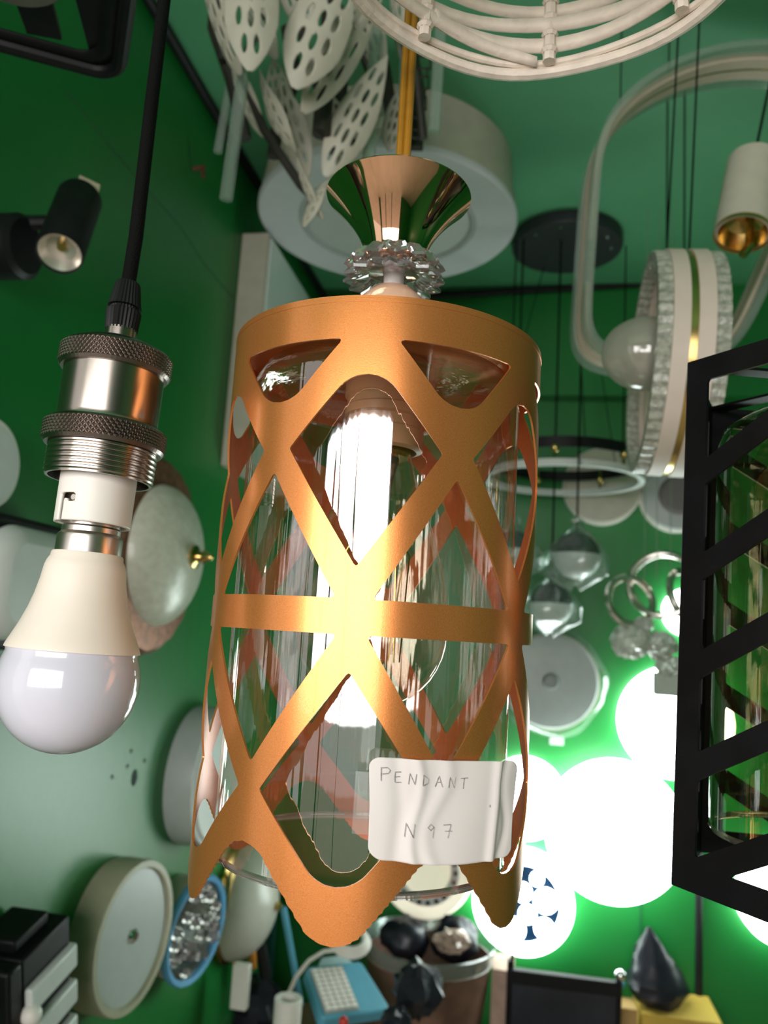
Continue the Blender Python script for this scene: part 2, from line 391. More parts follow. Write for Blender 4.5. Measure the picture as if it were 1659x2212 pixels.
# inner glass tube, bulb holder
NG = 96
g = MB().lathe([(0.0635, -0.104), (0.0645, -0.1055), (0.0655, -0.104), (0.0655, -0.1025), (0.0655, -0.101), (0.0655, 0.0), (0.0655, 0.104), (0.0655, 0.106), (0.0652, 0.108), (0.060, 0.117), (0.040, 0.121), (0.020, 0.122)], NG).build('glass_tube', TUBEG, pend, sharp=0)
MB().lathe([(0.0638, -0.1035), (0.0645, -0.1062), (0.0658, -0.1042), (0.0650, -0.1028)], NG, closed=True).build('glass_rim', CRYST, g)
MB().lathe([(0.0, 0.126), (0.0205, 0.126), (0.0205, 0.108), (0.0190, 0.1065), (0.0190, 0.103), (0.0200, 0.102), (0.0200, 0.098), (0.0185, 0.097), (0.0185, 0.092), (0.0195, 0.091), (0.0195, 0.082), (0.0165, 0.081), (0.0165, 0.100), (0.0, 0.100)], 48).build('lamp_holder', mat('tan_bakelite', (0.55, 0.30, 0.16), 0.35, var=0.05), pend)

# price tag: a crumpled paper with pencil writing, taped on
tc = [cylhit(795, 1630), cylhit(1088, 1635), cylhit(792, 1852), cylhit(1075, 1842)]
def tagpt(u, v, lift=0.0):
    a = (tc[0][0] * (1 - u) + tc[1][0] * u) * (1 - v) + (tc[2][0] * (1 - u) + tc[3][0] * u) * v
    h = (tc[0][1] * (1 - u) + tc[1][1] * u) * (1 - v) + (tc[2][1] * (1 - u) + tc[3][1] * u) * v
    h += -0.0012 * math.sin(PI * u) * v
    cr = 0.0011 * math.exp(-((u - 0.29 - 0.03 * math.sin(6 * v)) / 0.035) ** 2) - 0.0009 * math.exp(-((u - 0.20 + 0.06 * abs(v - 0.5)) / 0.05) ** 2)
    cr += 0.0008 * math.exp(-((u - 0.42 - 0.07 * math.sin(5 * v + 1)) / 0.05) ** 2) + 0.0015 * math.exp(-((u - 0.83 + 0.02 * v) / 0.03) ** 2) - 0.0010 * math.exp(-((u - 0.90 + 0.03 * math.sin(7 * v)) / 0.03) ** 2)
    cr += 0.0004 * math.sin(9 * u + 3 * v)
    return cylp(a, R0 + 0.0022 + 0.0045 * u * u + cr + lift, h)
def tag_mesh(nu=70, nv=44):
    X, Y = np.meshgrid(np.arange(nu + 1) / nu * 66, np.arange(nv + 1) / nv * 50, indexing='ij')
    ph = -sdpoly(X, Y, fillet([(0.3, 0.3), (65.7, 0.3), (65.2, 24), (65.7, 49.7), (33, 49.9), (0.3, 49.7), (0.8, 24)], [5, 5, 0, 5, 0, 6, 0]))
    vs, fs = march(ph); b = MB(); b.v = [tagpt(i / nu, j / nv) for i, j in vs]; b.f = fs; return b
tg = tag_mesh().build('price_tag', PAPER, pend, sharp=0, solid=0.00015); tg['label'] = 'crumpled white paper tag with pencil words PENDANT N97'
b = MB()
rows = [[cylp(tc[0][0] - 0.055 + 0.09 * i / 6, R0 + 0.0012 + 0.0001 * i, tc[0][1] - 0.006 - 0.022 * j / 6) for i in range(7)] for j in range(7)]
b.grid(rows); b.build('clear_tape', FILM, tg, sharp=0)
GLY = {'P': [[(0, 0), (0, 1)], [(0, .05), (.5, 0), (.75, .2), (.6, .42), (.1, .5)]],
       'E': [[(.05, 0), (0, .5), (.05, 1), (.7, .95)], [(.0, .5), (.55, .42)], [(.05, .05), (.65, 0)]],
       'N': [[(0, 1), (.1, 0), (.65, 1), (.75, 0)]],
       'D': [[(.05, 0), (0, 1), (.6, .75), (.7, .4), (.05, 0)]],
       'A': [[(0, 1), (.4, 0), (.75, 1)], [(.15, .6), (.65, .55)]],
       'T': [[(.38, 0), (.3, 1)], [(0, .08), (.8, .0)]],
       '9': [[(.6, .25), (.3, .0), (.05, .25), (.3, .45), (.6, .2), (.5, 1)]],
       '7': [[(0, .05), (.65, 0), (.4, 1)], [(.15, .5), (.75, .48)]]}
b = MB()
def write(txt, u0, v0, us, vs, w, dv=0.0):
    for k, ch in enumerate(txt):
        if ch == ' ': continue
        sc_ = 1.25 if (k == 0 and txt[0] == 'P') else 1.0
        for st in GLY[ch]:
            for off in (0.0, 0.06):
                pts = []
                for q in range(len(st) - 1):
                    for e in range(5):
                        t = e / 5; pts.append((st[q][0] * (1 - t) + st[q + 1][0] * t, st[q][1] * (1 - t) + st[q + 1][1] * t))
                pts.append(st[-1])
                vs_ = [tagpt(u0 + (k * w + (p[0] + off) * us * sc_), v0 + dv * k + (p[1] + off * 0.5) * vs * sc_ - (0.03 if sc_ > 1 else 0), 0.00016) for p in pts]
                b.tube(vs_, 0.00011, 4)
write('PENDANT', 0.075, 0.13, 0.058, 0.105, 0.082, 0.0065)
write('N', 0.225, 0.62, 0.075, 0.13, 0.1); write('97', 0.36, 0.615, 0.075, 0.13, 0.105)
b.tube([tagpt(0.775, 0.44, 0.0002), tagpt(0.776, 0.462, 0.0002)], 0.0003, 5)
b.build('handwriting', PENCIL, tg)

# clear filament bulb inside the pendant
fb = thing('filament_bulb', 'clear glass filament bulb inside the orange-gold lattice pendant', 'light bulb', frame(AX + Vector((0, 0, 0.0))))
pr = [(0.0, -0.042)] + [(0.036 * math.sin(a), -0.006 - 0.036 * math.cos(a)) for a in [PI * 0.5 * i / 10 for i in range(1, 11)]] + [(0.0355, 0.008), (0.032, 0.026), (0.026, 0.044), (0.019, 0.062), (0.0145, 0.078), (0.0140, 0.083)]
MB().lathe(pr, 64).build('bulb_glass', BULBG, fb, sharp=0)
MB().lathe([(0.0, 0.099), (0.0135, 0.099), (0.0138, 0.080), (0.0125, 0.078), (0.0, 0.078)], 32).build('screw_cap', BRASS, fb)
MB().lathe([(0.0, -0.0405), (0.0025, -0.0412), (0.0032, -0.0435), (0.0015, -0.0475), (0.0, -0.0480)], 20).build('glass_tip', CRYST, fb)
MB().lathe([(0.0, 0.052), (0.004, 0.054), (0.0055, 0.065), (0.0085, 0.078), (0.0, 0.078)], 24).build('glass_stem', CRYST, fb)
b = MB(); n = 8
for k in range(n):
    a = 2 * PI * k / n
    b.tube([(0.004 * math.cos(a), 0.004 * math.sin(a), 0.052), (0.016 * math.cos(a), 0.016 * math.sin(a), 0.030), (0.014 * math.cos(a + .3), 0.014 * math.sin(a + .3), -0.020)], 0.0004, 5)
b.build('filament', BRASS, fb)

# ------------------------------------------------------------------ bare bulb pendant on the left
S0 = P(148, 1480, 0.346); S1 = P(258, 740, 0.372)
axis = (S1 - S0).normalized(); SM = frame(S0, axis, (1, 0, 0))
L = (S1 - S0).length
def sy(y):   # image row -> height along the lamp axis
    return L * ((1480 - y) / 740.0) * (0.346 / 0.372) ** 0.5 * (1 + 0.037 * (1480 - y) / 740.0)
def sr(n, y): return px(n, 0.346 + 0.026 * (1480 - y) / 740.0)
sk = thing('bulb_holder_pendant', 'black braided cord with knurled nickel lamp holder hanging at left', 'pendant lamp', SM)
Z = lambda y: sy(y)
holder = lambda lst: [(sr(r, y) if r else 0.0, Z(y)) for r, y in lst]
toploc = SM.inverted() @ P(362, -60, 0.43)
MB().tube([(0, 0, Z(640)), (0.0004, 0, Z(500)), tuple(Vector((0, 0, Z(500))).lerp(toploc, 0.5)), tuple(toploc), tuple(SM.inverted() @ P(392, -330, 0.50)), tuple(SM.inverted() @ Vector((P(392, -330, 0.5).x, P(392, -330, 0.5).y, 2.5)))], sr(15, 300), 16).build('cord', CORD, sk)
rib = lambda i, k: 1.0 if i % 2 == 0 else 0.93
MB().lathe(holder([(0, 606), (24, 606), (27, 612), (33, 652), (36, 662), (0, 662)]), 56, mod=rib).build('cord_grip', BLKPL, sk, sharp=20)
MB().lathe(holder([(0, 662), (30, 663), (30, 668), (36, 670), (37, 676), (34, 716), (0, 718)]), 56, mod=rib).build('cord_grip', BLKPL, sk, sharp=20)
MB().lathe(holder([(0, 712), (33, 712), (33, 742), (0, 742)]), 40).build('stem', STEEL, sk)
MB().lathe(holder([(0, 738), (36, 738), (62, 742), (88, 752), (104, 766), (108, 770), (0, 770)]), 64).build('cap', STEELD, sk)
MB().lathe(holder([(0, 782), (104, 782), (104, 786), (104, 915), (104, 920), (105, 925), (112, 938), (0, 938)]), 64).build('barrel', STEEL, sk)
def knurl(name, r, y0, y1, n=72, m=6):
    b = MB(); zs = [Z(y0) + (Z(y1) - Z(y0)) * k / m for k in range(m + 1)]; R_ = sr(r, (y0 + y1) / 2); rows = []
    rows.append([(0.985 * R_ * math.cos(2 * PI * i / n), 0.985 * R_ * math.sin(2 * PI * i / n), zs[0] + 0.0006) for i in range(n)])
    V = []; Fc = []
    for k in range(m + 1):
        for i in range(n):
            a = 2 * PI * (i + 0.5 * (k % 2)) / n; V.append((R_ * math.cos(a), R_ * math.sin(a), zs[k]))
    for k in range(m):
        for i in range(n):
            a, a2 = k * n + i, k * n + (i + 1) % n; c, c2 = (k + 1) * n + i, (k + 1) * n + (i + 1) % n
            tris = ((a, a2, c), (a2, c2, c)) if k % 2 == 0 else ((a, c2, c), (a, a2, c2))
            for tri in tris:
                q = sum((Vector(V[t]) for t in tri), Vector()) / 3; rr = math.hypot(q.x, q.y); f = (rr + 0.00075) / rr
                V.append((q.x * f, q.y * f, q.z)); e = len(V) - 1
                for s_ in range(3): Fc.append((tri[s_], tri[(s_ + 1) % 3], e))
    b.add(V, Fc)
    b.lathe([(0.0, zs[0] + 0.0012), (R_ * 0.96, zs[0] + 0.0012), (R_, zs[0])], 72); b.lathe([(R_, zs[-1]), (R_ * 0.965, zs[-1] - 0.0015), (R_ * 0.85, zs[-1] - 0.0015)], 72)
    return b.build(name, STEELD, sk, flat=True)
knurl('knurled_ring', 114, 768, 806); knurl('knurled_ring', 125, 934, 972)
pr = [(r, y) for k in range(6) for (r, y) in ((110, 978 + k * 11), (113, 980 + k * 11), (113, 984 + k * 11), (110, 987 + k * 11))]
MB().lathe(holder([(90, 976)] + pr + [(110, 1046), (104, 1046), (103, 985), (90, 985)]), 72).build('threaded_collar', STEEL, sk, sharp=20)
# white bayonet holder with an L-shaped slot cut through its wall
def bayonet():
    n, m_ = 96, 44; y0, y1, r = 985, 1142, 71
    X, Y = np.meshgrid(np.arange(n), np.arange(m_ + 1), indexing='ij'); Yp = y0 + (y1 - y0) * Y / m_
    c = n * 0.5
    ph = np.minimum(sdpoly(X * 4.6, Yp, [((c - 7) * 4.6, 1085), ((c + 1) * 4.6, 1085), ((c + 1) * 4.6, 1104), ((c - 2.5) * 4.6, 1104), ((c - 2.5) * 4.6, 1098), ((c - 4.5) * 4.6, 1098), ((c - 4.5) * 4.6, 1160), ((c - 7) * 4.6, 1160)]), 50)
    vs, fs = march(ph, True); b = MB()
    a_c = math.atan2((SM.inverted() @ CAM).y, (SM.inverted() @ CAM).x)
    for i, j in vs:
        a = a_c + 2 * PI * (i - c) / n - 0.62; y = y0 + (y1 - y0) * j / m_; b.v.append((sr(r, y) * math.cos(a), sr(r, y) * math.sin(a), Z(y)))
    b.f = fs; o = b.build('bayonet_socket', WHITE, sk, sharp=0, recalc=False)
    md = o.modifiers.new('thickness', 'SOLIDIFY'); md.thickness = 0.0016; md.offset = -1
    pin = MB(); a = a_c - 0.62 - 2 * PI * 1.0 / n
    pin.tube([(sr(50, 1100) * math.cos(a), sr(50, 1100) * math.sin(a), Z(1094)), (sr(71, 1100) * math.cos(a), sr(71, 1100) * math.sin(a), Z(1094))], sr(6, 1100), 12); pin.build('bayonet_pin', ALU, sk)
bayonet()
lb = thing('led_bulb', 'white led bulb with cream neck in the nickel holder at left', 'light bulb', SM)
MB().lathe(holder([(0, 1060), (58, 1060), (58, 1146), (61, 1150), (61, 1160), (67, 1167), (68, 1172), (68, 1206), (0, 1206)]), 64).build('bayonet_cap', ALU, lb)
pr = [(0, 1203), (72, 1203), (74, 1206), (75, 1214), (80, 1222), (84, 1234), (88, 1262), (95, 1295), (104, 1325), (117, 1358), (130, 1385), (138, 1402), (139, 1407), (0, 1408)]
MB().lathe(holder(pr), 80).build('neck', WARMW, lb)
pr = [(136, 1407)] + [(148 * math.cos(a), 1474 + 148 * math.sin(a)) for a in [(-0.42 + (PI / 2 + 0.42) * i / 22) for i in range(22)]] + [(0, 1622)]
MB().lathe(holder(pr), 80).build('diffuser', OPAL, lb, sharp=0)

# ------------------------------------------------------------------ black hexagonal lantern on the right
K0 = P(1461, 1355, 0.400); aS = 0.083
vr = Vector((RGT.x, RGT.y, 0)).normalized(); vf = Vector((FWD.x, FWD.y, 0)).normalized()
HC = K0 + vr * aS * 1.03
def vz(pxl, base):    # height of an image point on the vertical line through base
    r = ray(*pxl); t = ((base.x - CAM.x) * r.x + (base.y - CAM.y) * r.y) / (r.x ** 2 + r.y ** 2); return CAM.z + r.z * t
zt, zb = vz((1480, 790), K0), vz((1443, 1920), K0)
LM = frame(Vector((HC.x, HC.y, (zt + zb) / 2)), (vr * 0.028 + Vector((0, 0, 1))), vr)
lan = thing('lattice_lantern', 'black hexagonal metal lantern with diagonal bars around amber glass at right edge', 'pendant lamp', LM)
hh = (zt - zb) / 2
hexv = [Vector((math.cos(PI + k * PI / 3) * aS, math.sin(PI + k * PI / 3) * aS, 0)) for k in range(6)]
pw, th = 0.0125, 0.0016
for k in range(6):
    A, B = hexv[k], hexv[(k + 1) % 6]; ex = (B - A).normalized(); nrm = Vector((ex.y, -ex.x, 0))
    if nrm.dot(A + B) < 0: nrm = -nrm
    FM = Matrix((ex, Vector((0, 0, 1)), nrm)).transposed().to_4x4(); FM.translation = A
    b = MB()
    # one laser-cut panel: posts and hoops; the diagonals are bars of their own
    nx, ny = 60, 190
    X, Y = np.meshgrid(np.arange(nx + 1) / nx * aS, -hh + np.arange(ny + 1) / ny * 2 * hh, indexing='ij')
    ph = np.minimum(-sdpoly(X, Y, [(-1, -hh - .001), (aS + 1, -hh - .001), (aS + 1, hh + .001), (-1, hh + .001)]), 9)
    inner = sdpoly(X, Y, [(pw, -hh + pw), (aS - pw, -hh + pw), (aS - pw, hh - pw), (pw, hh - pw)])
    slope = 0.55 * (1 if k != 5 else -1)
    dv = (Y - slope * X * (1 if k != 5 else 1)) ; period = 0.0485
    cc = math.sqrt(1 + slope * slope)
    off = (0.0885 - (zt + zb) / 2 + CAM.z - 0.012 * slope) if k != 5 else 0
    dm = np.abs((dv - off + period / 2) % period - period / 2) / cc
    ph = np.minimum(ph, np.maximum(inner, -inner * 0 + (0.0058 - dm)))
    ph = np.where(inner > 0, 0.01, ph)
    dm = np.where(dv - off > period / 2, 1.0, dm) if k != 5 else dm
    ph = np.maximum(np.minimum(inner, 9), 0.0058 - dm)
    vs, fs = march(ph)
    b.add([(i / nx * aS, -hh + j / ny * 2 * hh, 0) for i, j in vs], fs, FM)
    o = b.build('lattice_panel', BLACK, lan, sharp=0, recalc=False); md = o.modifiers.new('thickness', 'SOLIDIFY'); md.thickness = th; md.offset = 0
    es = o.modifiers.new('crisp_edges', 'EDGE_SPLIT'); es.split_angle = math.radians(45); es.use_edge_sharp = False
for k in range(3):
    a = hexv[k] * 0.97; c = hexv[k + 3] * 0.97; t_ = (c - a).normalized(); n_ = Vector((-t_.y, t_.x, 0)) * 0.005
    MB().prism([tuple(q)[:2] for q in (a - n_, a + n_, c + n_, c - n_)], hh - 0.003, hh - 0.0014).build('top_bar', BLACK, lan)
gl = MB().lathe([(0.0600, -hh + 0.026), (0.0610, -hh + 0.0245), (0.0620, -hh + 0.026), (0.0620, -hh + 0.0275), (0.0620, -hh + 0.029), (0.0620, 0.0), (0.0620, hh - 0.044), (0.0620, hh - 0.042), (0.0617, hh - 0.040), (0.0595, hh - 0.032), (0.050, hh - 0.025), (0.030, hh - 0.021), (0.018, hh - 0.020)], 72).build('amber_glass', AMBERG, lan, sharp=0)
MB().lathe([(0.0603, -hh + 0.0265), (0.0610, -hh + 0.0240), (0.0622, -hh + 0.0262), (0.0615, -hh + 0.0272)], 72, closed=True).build('glass_rim', CRYST, gl)
MB().lathe([(0.0, hh - 0.004), (0.020, hh - 0.004), (0.020, hh - 0.040), (0.0, hh - 0.040)], 36).build('lamp_holder', BLKPL, lan)
MB().tube([(0, 0, hh - 0.003), (0, 0, 2.5 - LM.translation.z)], 0.003, 10).build('cord', CORD, lan)
ab = thing('amber_bulb', 'amber filament bulb inside the black hexagonal lantern', 'light bulb', LM)
MB().lathe([(0.0, -0.062)] + [(0.034 * math.sin(a), -0.028 - 0.034 * math.cos(a)) for a in [PI * .5 * i / 8 for i in range(1, 9)]] + [(0.031, 0.005), (0.022, 0.035), (0.015, 0.06), (0.0135, 0.075)], 48).build('bulb_glass', sheet_glass('amber_bulb_glass', (0.95, 0.62, 0.16), 0.08, 0.7), ab, sharp=0)
MB().lathe([(0.0, 0.092), (0.0135, 0.092), (0.0135, 0.073), (0.0, 0.073)], 28).build('screw_cap', BRASS, ab)
b = MB()
for k in range(6):
    a = 2 * PI * k / 6; b.tube([(0.003 * math.cos(a), 0.003 * math.sin(a), 0.06), (0.014 * math.cos(a), 0.014 * math.sin(a), 0.03), (0.012 * math.cos(a + .3), 0.012 * math.sin(a + .3), -0.035)], 0.0006, 5)
b.build('filament', BRASS, ab)

# ------------------------------------------------------------------ black framed lamp base, top left corner
ZP = 2.0
def zp(x, y, dz=0.0):
    q = hit(x, y, 2, ZP); return (q.x, q.y, ZP + dz)
pb0 = hit(140, 40, 2, ZP)
tl = thing('frame_lamp', 'black metal lamp base with rounded corner in top left corner', 'pendant lamp', Matrix.Translation(pb0))
TI = Matrix.Translation(-pb0)
def qh(x, y): q = hit(x, y, 2, ZP); return Vector((q.x, q.y))
c0, c1, c2 = qh(255, 165), qh(278, -10), qh(-40, 85)
e1 = (c1 - c0).normalized(); e2 = (c2 - c0).normalized(); S_ = 0.21
out = fillet([tuple(c0), tuple(c0 + e1 * S_), tuple(c0 + e1 * S_ + e2 * S_), tuple(c0 + e2 * S_)], [0.022] * 4)
mid = c0 + (e1 + e2) * S_ / 2
rimp = [(p[0] - pb0.x, p[1] - pb0.y, 0) for p in out]
MB().tube(rimp, 0.006, 10, closed=True).build('rim', BLACK, tl)
b = MB()
n = len(out)
inn = [tuple(Vector(p) + (mid - Vector(p)) * 0.17) for p in out]
vs = [(p[0] - pb0.x, p[1] - pb0.y, 0.001) for p in out] + [(p[0] - pb0.x, p[1] - pb0.y, 0.001) for p in inn]
b.add(vs, [(i, (i + 1) % n, n + (i + 1) % n, n + i) for i in range(n)]); b.build('flange', BLACK, tl, solid=0.002)
for k, (sa, sb) in enumerate(((qh(230, 130), qh(190, -60)), (qh(95, 85), qh(50, -60)))):
    dvec = (sb - sa).normalized(); nv = Vector((-dvec.y, dvec.x)) * 0.013
    poly = [sa - nv, sa + nv, sa + dvec * 0.2 + nv * 1.3, sa + dvec * 0.2 - nv * 1.3]
    MB().prism([(p.x - pb0.x, p.y - pb0.y) for p in poly], 0.002, 0.006).build('spoke', BLACK, tl)
cp = qh(10, -98)
MB().lathe([(0.0, 0.012), (0.030, 0.012), (0.040, 0.004), (0.042, -0.004), (0.040, -0.006), (0.0, -0.006)], 40, Matrix.Translation((cp.x - pb0.x, cp.y - pb0.y, 0))).build('lamp_cup', STEELD, tl)
MB().tube([(mid.x - pb0.x, mid.y - pb0.y, 0.01), (mid.x - pb0.x, mid.y - pb0.y, 0.5)], 0.003, 8).build('cord', CORD, tl)
b = MB(); b.tube([(mid.x - pb0.x, mid.y - pb0.y, 0.06)] + [(0, 0, 0.06)], 0.001, 4)
for c in (out[4], out[13], out[22], out[31]):
    b.tube([(c[0] - pb0.x, c[1] - pb0.y, 0.0), (mid.x - pb0.x, mid.y - pb0.y, 0.12)], 0.0022, 6)
b.build('hanger_wires', BLACK, tl)

# ------------------------------------------------------------------ white rattan shade, top
KR = 0.63; rc = Vector((0.0, 0.437 * KR, 1.55 + 0.45 * KR)); rr = 0.142
rt = thing('rattan_shade', 'white woven rattan lampshade with open weave at top edge', 'lampshade', Matrix.Translation(rc) @ Matrix.Scale(KR, 4))
def ring_pts(r, z, n=64, wob=0.0, ph=0.0): return [(r * math.cos(2 * PI * i / n), r * math.sin(2 * PI * i / n), z + wob * math.sin(6 * 2 * PI * i / n + ph)) for i in range(n)]
for k, (r, z) in enumerate(((rr, 0.0), (rr - 0.003, 0.007))):
    MB().tube(ring_pts(r, z, 72, 0.0014, k), 0.0046 if k == 0 else 0.0030, 8, closed=True).build('rim_hoop', RATTAN, rt)
NR = 8
dome = lambda z: (rr - 0.006) * math.sqrt(max(0.02, 1 - (z / 0.24) ** 2)) - 0.003
for k in range(13):
    z = 0.018 + 0.0135 * k; b = MB(); n = 64; rows = []
    for i in range(n):
        a = 2 * PI * i / n; w = 0.0025 * math.cos(NR / 2 * (a - math.radians(88)) + PI * (k % 2))
        r = dome(z) + w; rows.append([(r * math.cos(a), r * math.sin(a), z - 0.0046 + 0.001 * math.sin(3 * a + k)), ((r - 0.003) * math.cos(a), (r - 0.003) * math.sin(a), z + 0.0046)])
    rows.append(rows[0]); b.grid(rows); b.build('woven_strip', RATTAN, rt, sharp=0, solid=0.0022)
for k in range(NR):
    a = math.radians(88 + 45 * k); b = MB()
    b.tube([((dome(z) - 0.001) * math.cos(a), (dome(z) - 0.001) * math.sin(a), z) for z in [0.002 + 0.0165 * i for i in range(12)]], 0.0050, 8)
    for j in range(13):
        z = 0.0113 + 0.0135 * j; c = Vector(((dome(z) - 0.001) * math.cos(a), (dome(z) - 0.001) * math.sin(a), z))
        b.lathe([(0.0052, -0.0026), (0.0068, 0.0), (0.0052, 0.0026)], 10, Matrix.Translation(c))
    b.build('rib', RATTAN, rt)
a0_, a1_ = math.radians(131), math.radians(92)
b = MB(); rows = []
for i in range(15):
    t = i / 14; a = a0_ + (a1_ - a0_) * t; zc = 0.016 * (1 - t) ** 0.8 + 0.004; r = rr - 0.012 + 0.006 * t
    rows.append([(r * math.cos(a), r * math.sin(a), zc - 0.0052 * (1 - .4 * t)), ((r - 0.004) * math.cos(a), (r - 0.004) * math.sin(a), zc + 0.0052 * (1 - .4 * t))])
b.grid(rows); b.build('loose_strip', RATTAN, rt, sharp=0, solid=0.002)
MB().tube([(0, 0, 0.19), (0, 0, (2.5 - rc.z) / KR)], 0.004, 8).build('cord', CORD, rt)

# ------------------------------------------------------------------ leaf chandelier
lc = P(680, 60, 0.95)
ch = thing('leaf_chandelier', 'hanging chandelier of white perforated metal leaves and clear rods near the ceiling', 'chandelier', Matrix.Translation(lc))
def leaf_sheet(nu=26, nv=64):
    X, Y = np.meshgrid(np.arange(nu + 1) / nu * 2 - 1, np.arange(nv + 1) / nv, indexing='ij')
    wid = np.sin(PI * np.clip(Y, 0, 1) ** 0.82) ** 0.95
    ph = (wid - np.abs(X)) * 0.5
    ph = np.minimum(ph, np.where(Y < 0.012, -1, 1))
    for r in range(5):
        y0 = 0.17 + 0.16 * r
        for x0 in ((-0.22, 0.22) if r in (0, 4) else (-0.44, 0.0, 0.44)):
            d = np.sqrt(((X - x0) / 0.105) ** 2 + ((Y - y0 - 0.03 * abs(x0)) / 0.062) ** 2) - 1
            ph = np.minimum(ph, d * 0.06)
    return march(ph), nu, nv
LS, LNU, LNV = leaf_sheet()
def leaf(tip, base, wpx, d, roll=0.0, bend=0.15, dd=0.0):
    Pt, Pb = P(*tip, d - dd), P(*base, d + dd); ax = Pb - Pt; ln = ax.length; ax.normalize()
    tocam = (CAM - Pt).normalized(); sd = ax.cross(tocam).normalized(); nn = sd.cross(ax)
    sd2 = sd * math.cos(roll) + nn * math.sin(roll); nn2 = sd2.cross(ax)
    hw = px(wpx, d) / 2; b = MB(); vs, fs = LS
    for i, j in vs:
        u = i / LNU * 2 - 1; v = j / LNV
        p = Pt + ax * (v * ln) + sd2 * (u * hw) + nn2 * (bend * ln * (v - v * v) * 1.2 - 0.35 * hw * u * u)
        b.v.append(tuple(p - lc))
    b.f = fs
    o = b.build('leaf', LEAFM, ch, sharp=0, recalc=False); md = o.modifiers.new('thickness', 'SOLIDIFY'); md.thickness = 0.002
for a in (((540, 158), (548, -190), 122, 0.86, 0.05, .1), ((522, 165), (430, -120), 100, 0.93, 1.0, .2), ((634, 195), (760, -110), 135, 0.90, 0.1, .12),
          ((652, 248), (838, -60), 100, 0.94, -0.3, .1), ((700, 385), (838, 118), 92, 1.0, 0.15, .12), ((668, 385), (600, 160), 74, 1.04, 0.55, .2),
          ((712, 395), (830, 250), 84, 1.06, -0.5, .1), ((640, 330), (560, 150), 70, 0.98, 1.1, .3), ((655, 492), (712, 385), 46, 1.0, 1.0, .3),
          ((700, 478), (640, 330), 40, 1.0, 1.1, .3), ((600, 130), (510, -90), 80, 1.0, 0.8, .2), ((830, 180), (760, -60), 80, 1.06, 0.6, .2),
          ((880, 150), (850, -80), 70, 1.12, 1.0, .2),
          ((612, 300), (590, 120), 66, 1.05, 0.2, .1), ((752, 340), (700, 190), 66, 1.10, 0.4, .2), ((575, 300), (500, 110), 60, 1.06, 0.9, .3), ((668, 60), (600, -130), 90, 1.02, 0.4, .2), ((840, 330), (880, 170), 60, 1.13, 0.3, .2)):
    leaf(*a)
def cl(p): return tuple(p - lc)
for k, pts in enumerate((((640, -60), (655, 90), (690, 200), (720, 330)), ((640, -60), (560, 40), (520, 160), (570, 280), (650, 400), (690, 440)), ((660, -40), (760, 60), (800, 160), (770, 290)),
          ((660, 0), (860, 60), (900, 160), (915, 300)), ((500, 0), (470, 60), (480, 130)), ((470, -40), (462, 60), (500, 170), (530, 300)), ((700, 0), (740, 130), (735, 230), (760, 330)), ((620, 60), (640, 170), (600, 260), (590, 340)), ((780, 0), (830, 150), (850, 280)), ((880, 60), (905, 200), (900, 320)))):
    b = MB(); b.tube([cl(P(*q, 1.03 + 0.02 * k)) for q in pts], 0.006 if k < 5 else 0.010, 8); b.build('branch', IRON, ch)
for k, (a, c, w) in enumerate((((530, 130), (488, 432), 28), ((812, 60), (796, 345), 30), ((955, 20), (938, 285), 26), ((880, 0), (868, 300), 24), ((508, 120), (470, 330), 18))):
    d = 0.98 + 0.05 * k; MB().tube([cl(P(*a, d)), cl(P(*c, d))], px(w, d) / 2, 6).build('clear_rod', ACRY, ch, sharp=20)
b = MB()
for k in range(9):
    y = 135 + k * 22; q = P(916 - k * 2.2, y, 1.15); s_ = 0.009 if k % 2 == 0 else 0.006
    b.tube([cl(q + RGT * (sx * s_) + UPV * (sz * s_)) for sx, sz in ((-1, -1), (1, -1), (1, 1), (-1, 1))], 0.002, 6, closed=True)
b.build('link_chain', IRON, ch)
MB().tube([(0, 0.06, -0.1), (0, 0.06, 2.5 - lc.z)], 0.012, 12).build('stem', IRON, ch)

# ------------------------------------------------------------------ ceiling lamps
p = hit(833, 470, 2, 2.375); r = 0.262
cl_ = thing('drum_ceiling_lamp', 'large white round drum lamp mounted on the green ceiling', 'ceiling lamp', frame((p.x + 0.0, p.y + 0.02, 2.5), (0, 0, -1)))
MB().lathe([(0.0, 0.0), (r * 0.94, 0.0), (r * 0.96, 0.06), (r * 0.995, 0.118), (0.0, 0.118)], 96).build('body', BEIGE, cl_)
MB().lathe([(r * 0.64, 0.117), (r, 0.117), (r, 0.126), (r * 0.985, 0.130), (r * 0.68, 0.128), (r * 0.66, 0.122)], 96, closed=True).build('rim', mat('cool_white_rim', (0.62, 0.64, 0.66), 0.4, var=0.02), cl_)
MB().lathe([(0.0, 0.130), (r * 0.60, 0.130), (r * 0.63, 0.126), (r * 0.64, 0.120), (0.0, 0.120)], 80).build('diffuser', mat('pale_grey_diffuser', (0.60, 0.62, 0.60), 0.4, var=0.02), cl_)
MB().lathe([(r * 0.635, 0.1215), (r * 0.66, 0.130), (r * 0.69, 0.1285), (r * 0.69, 0.1215)], 80, closed=True).build('trim_ring', GREYW, cl_)
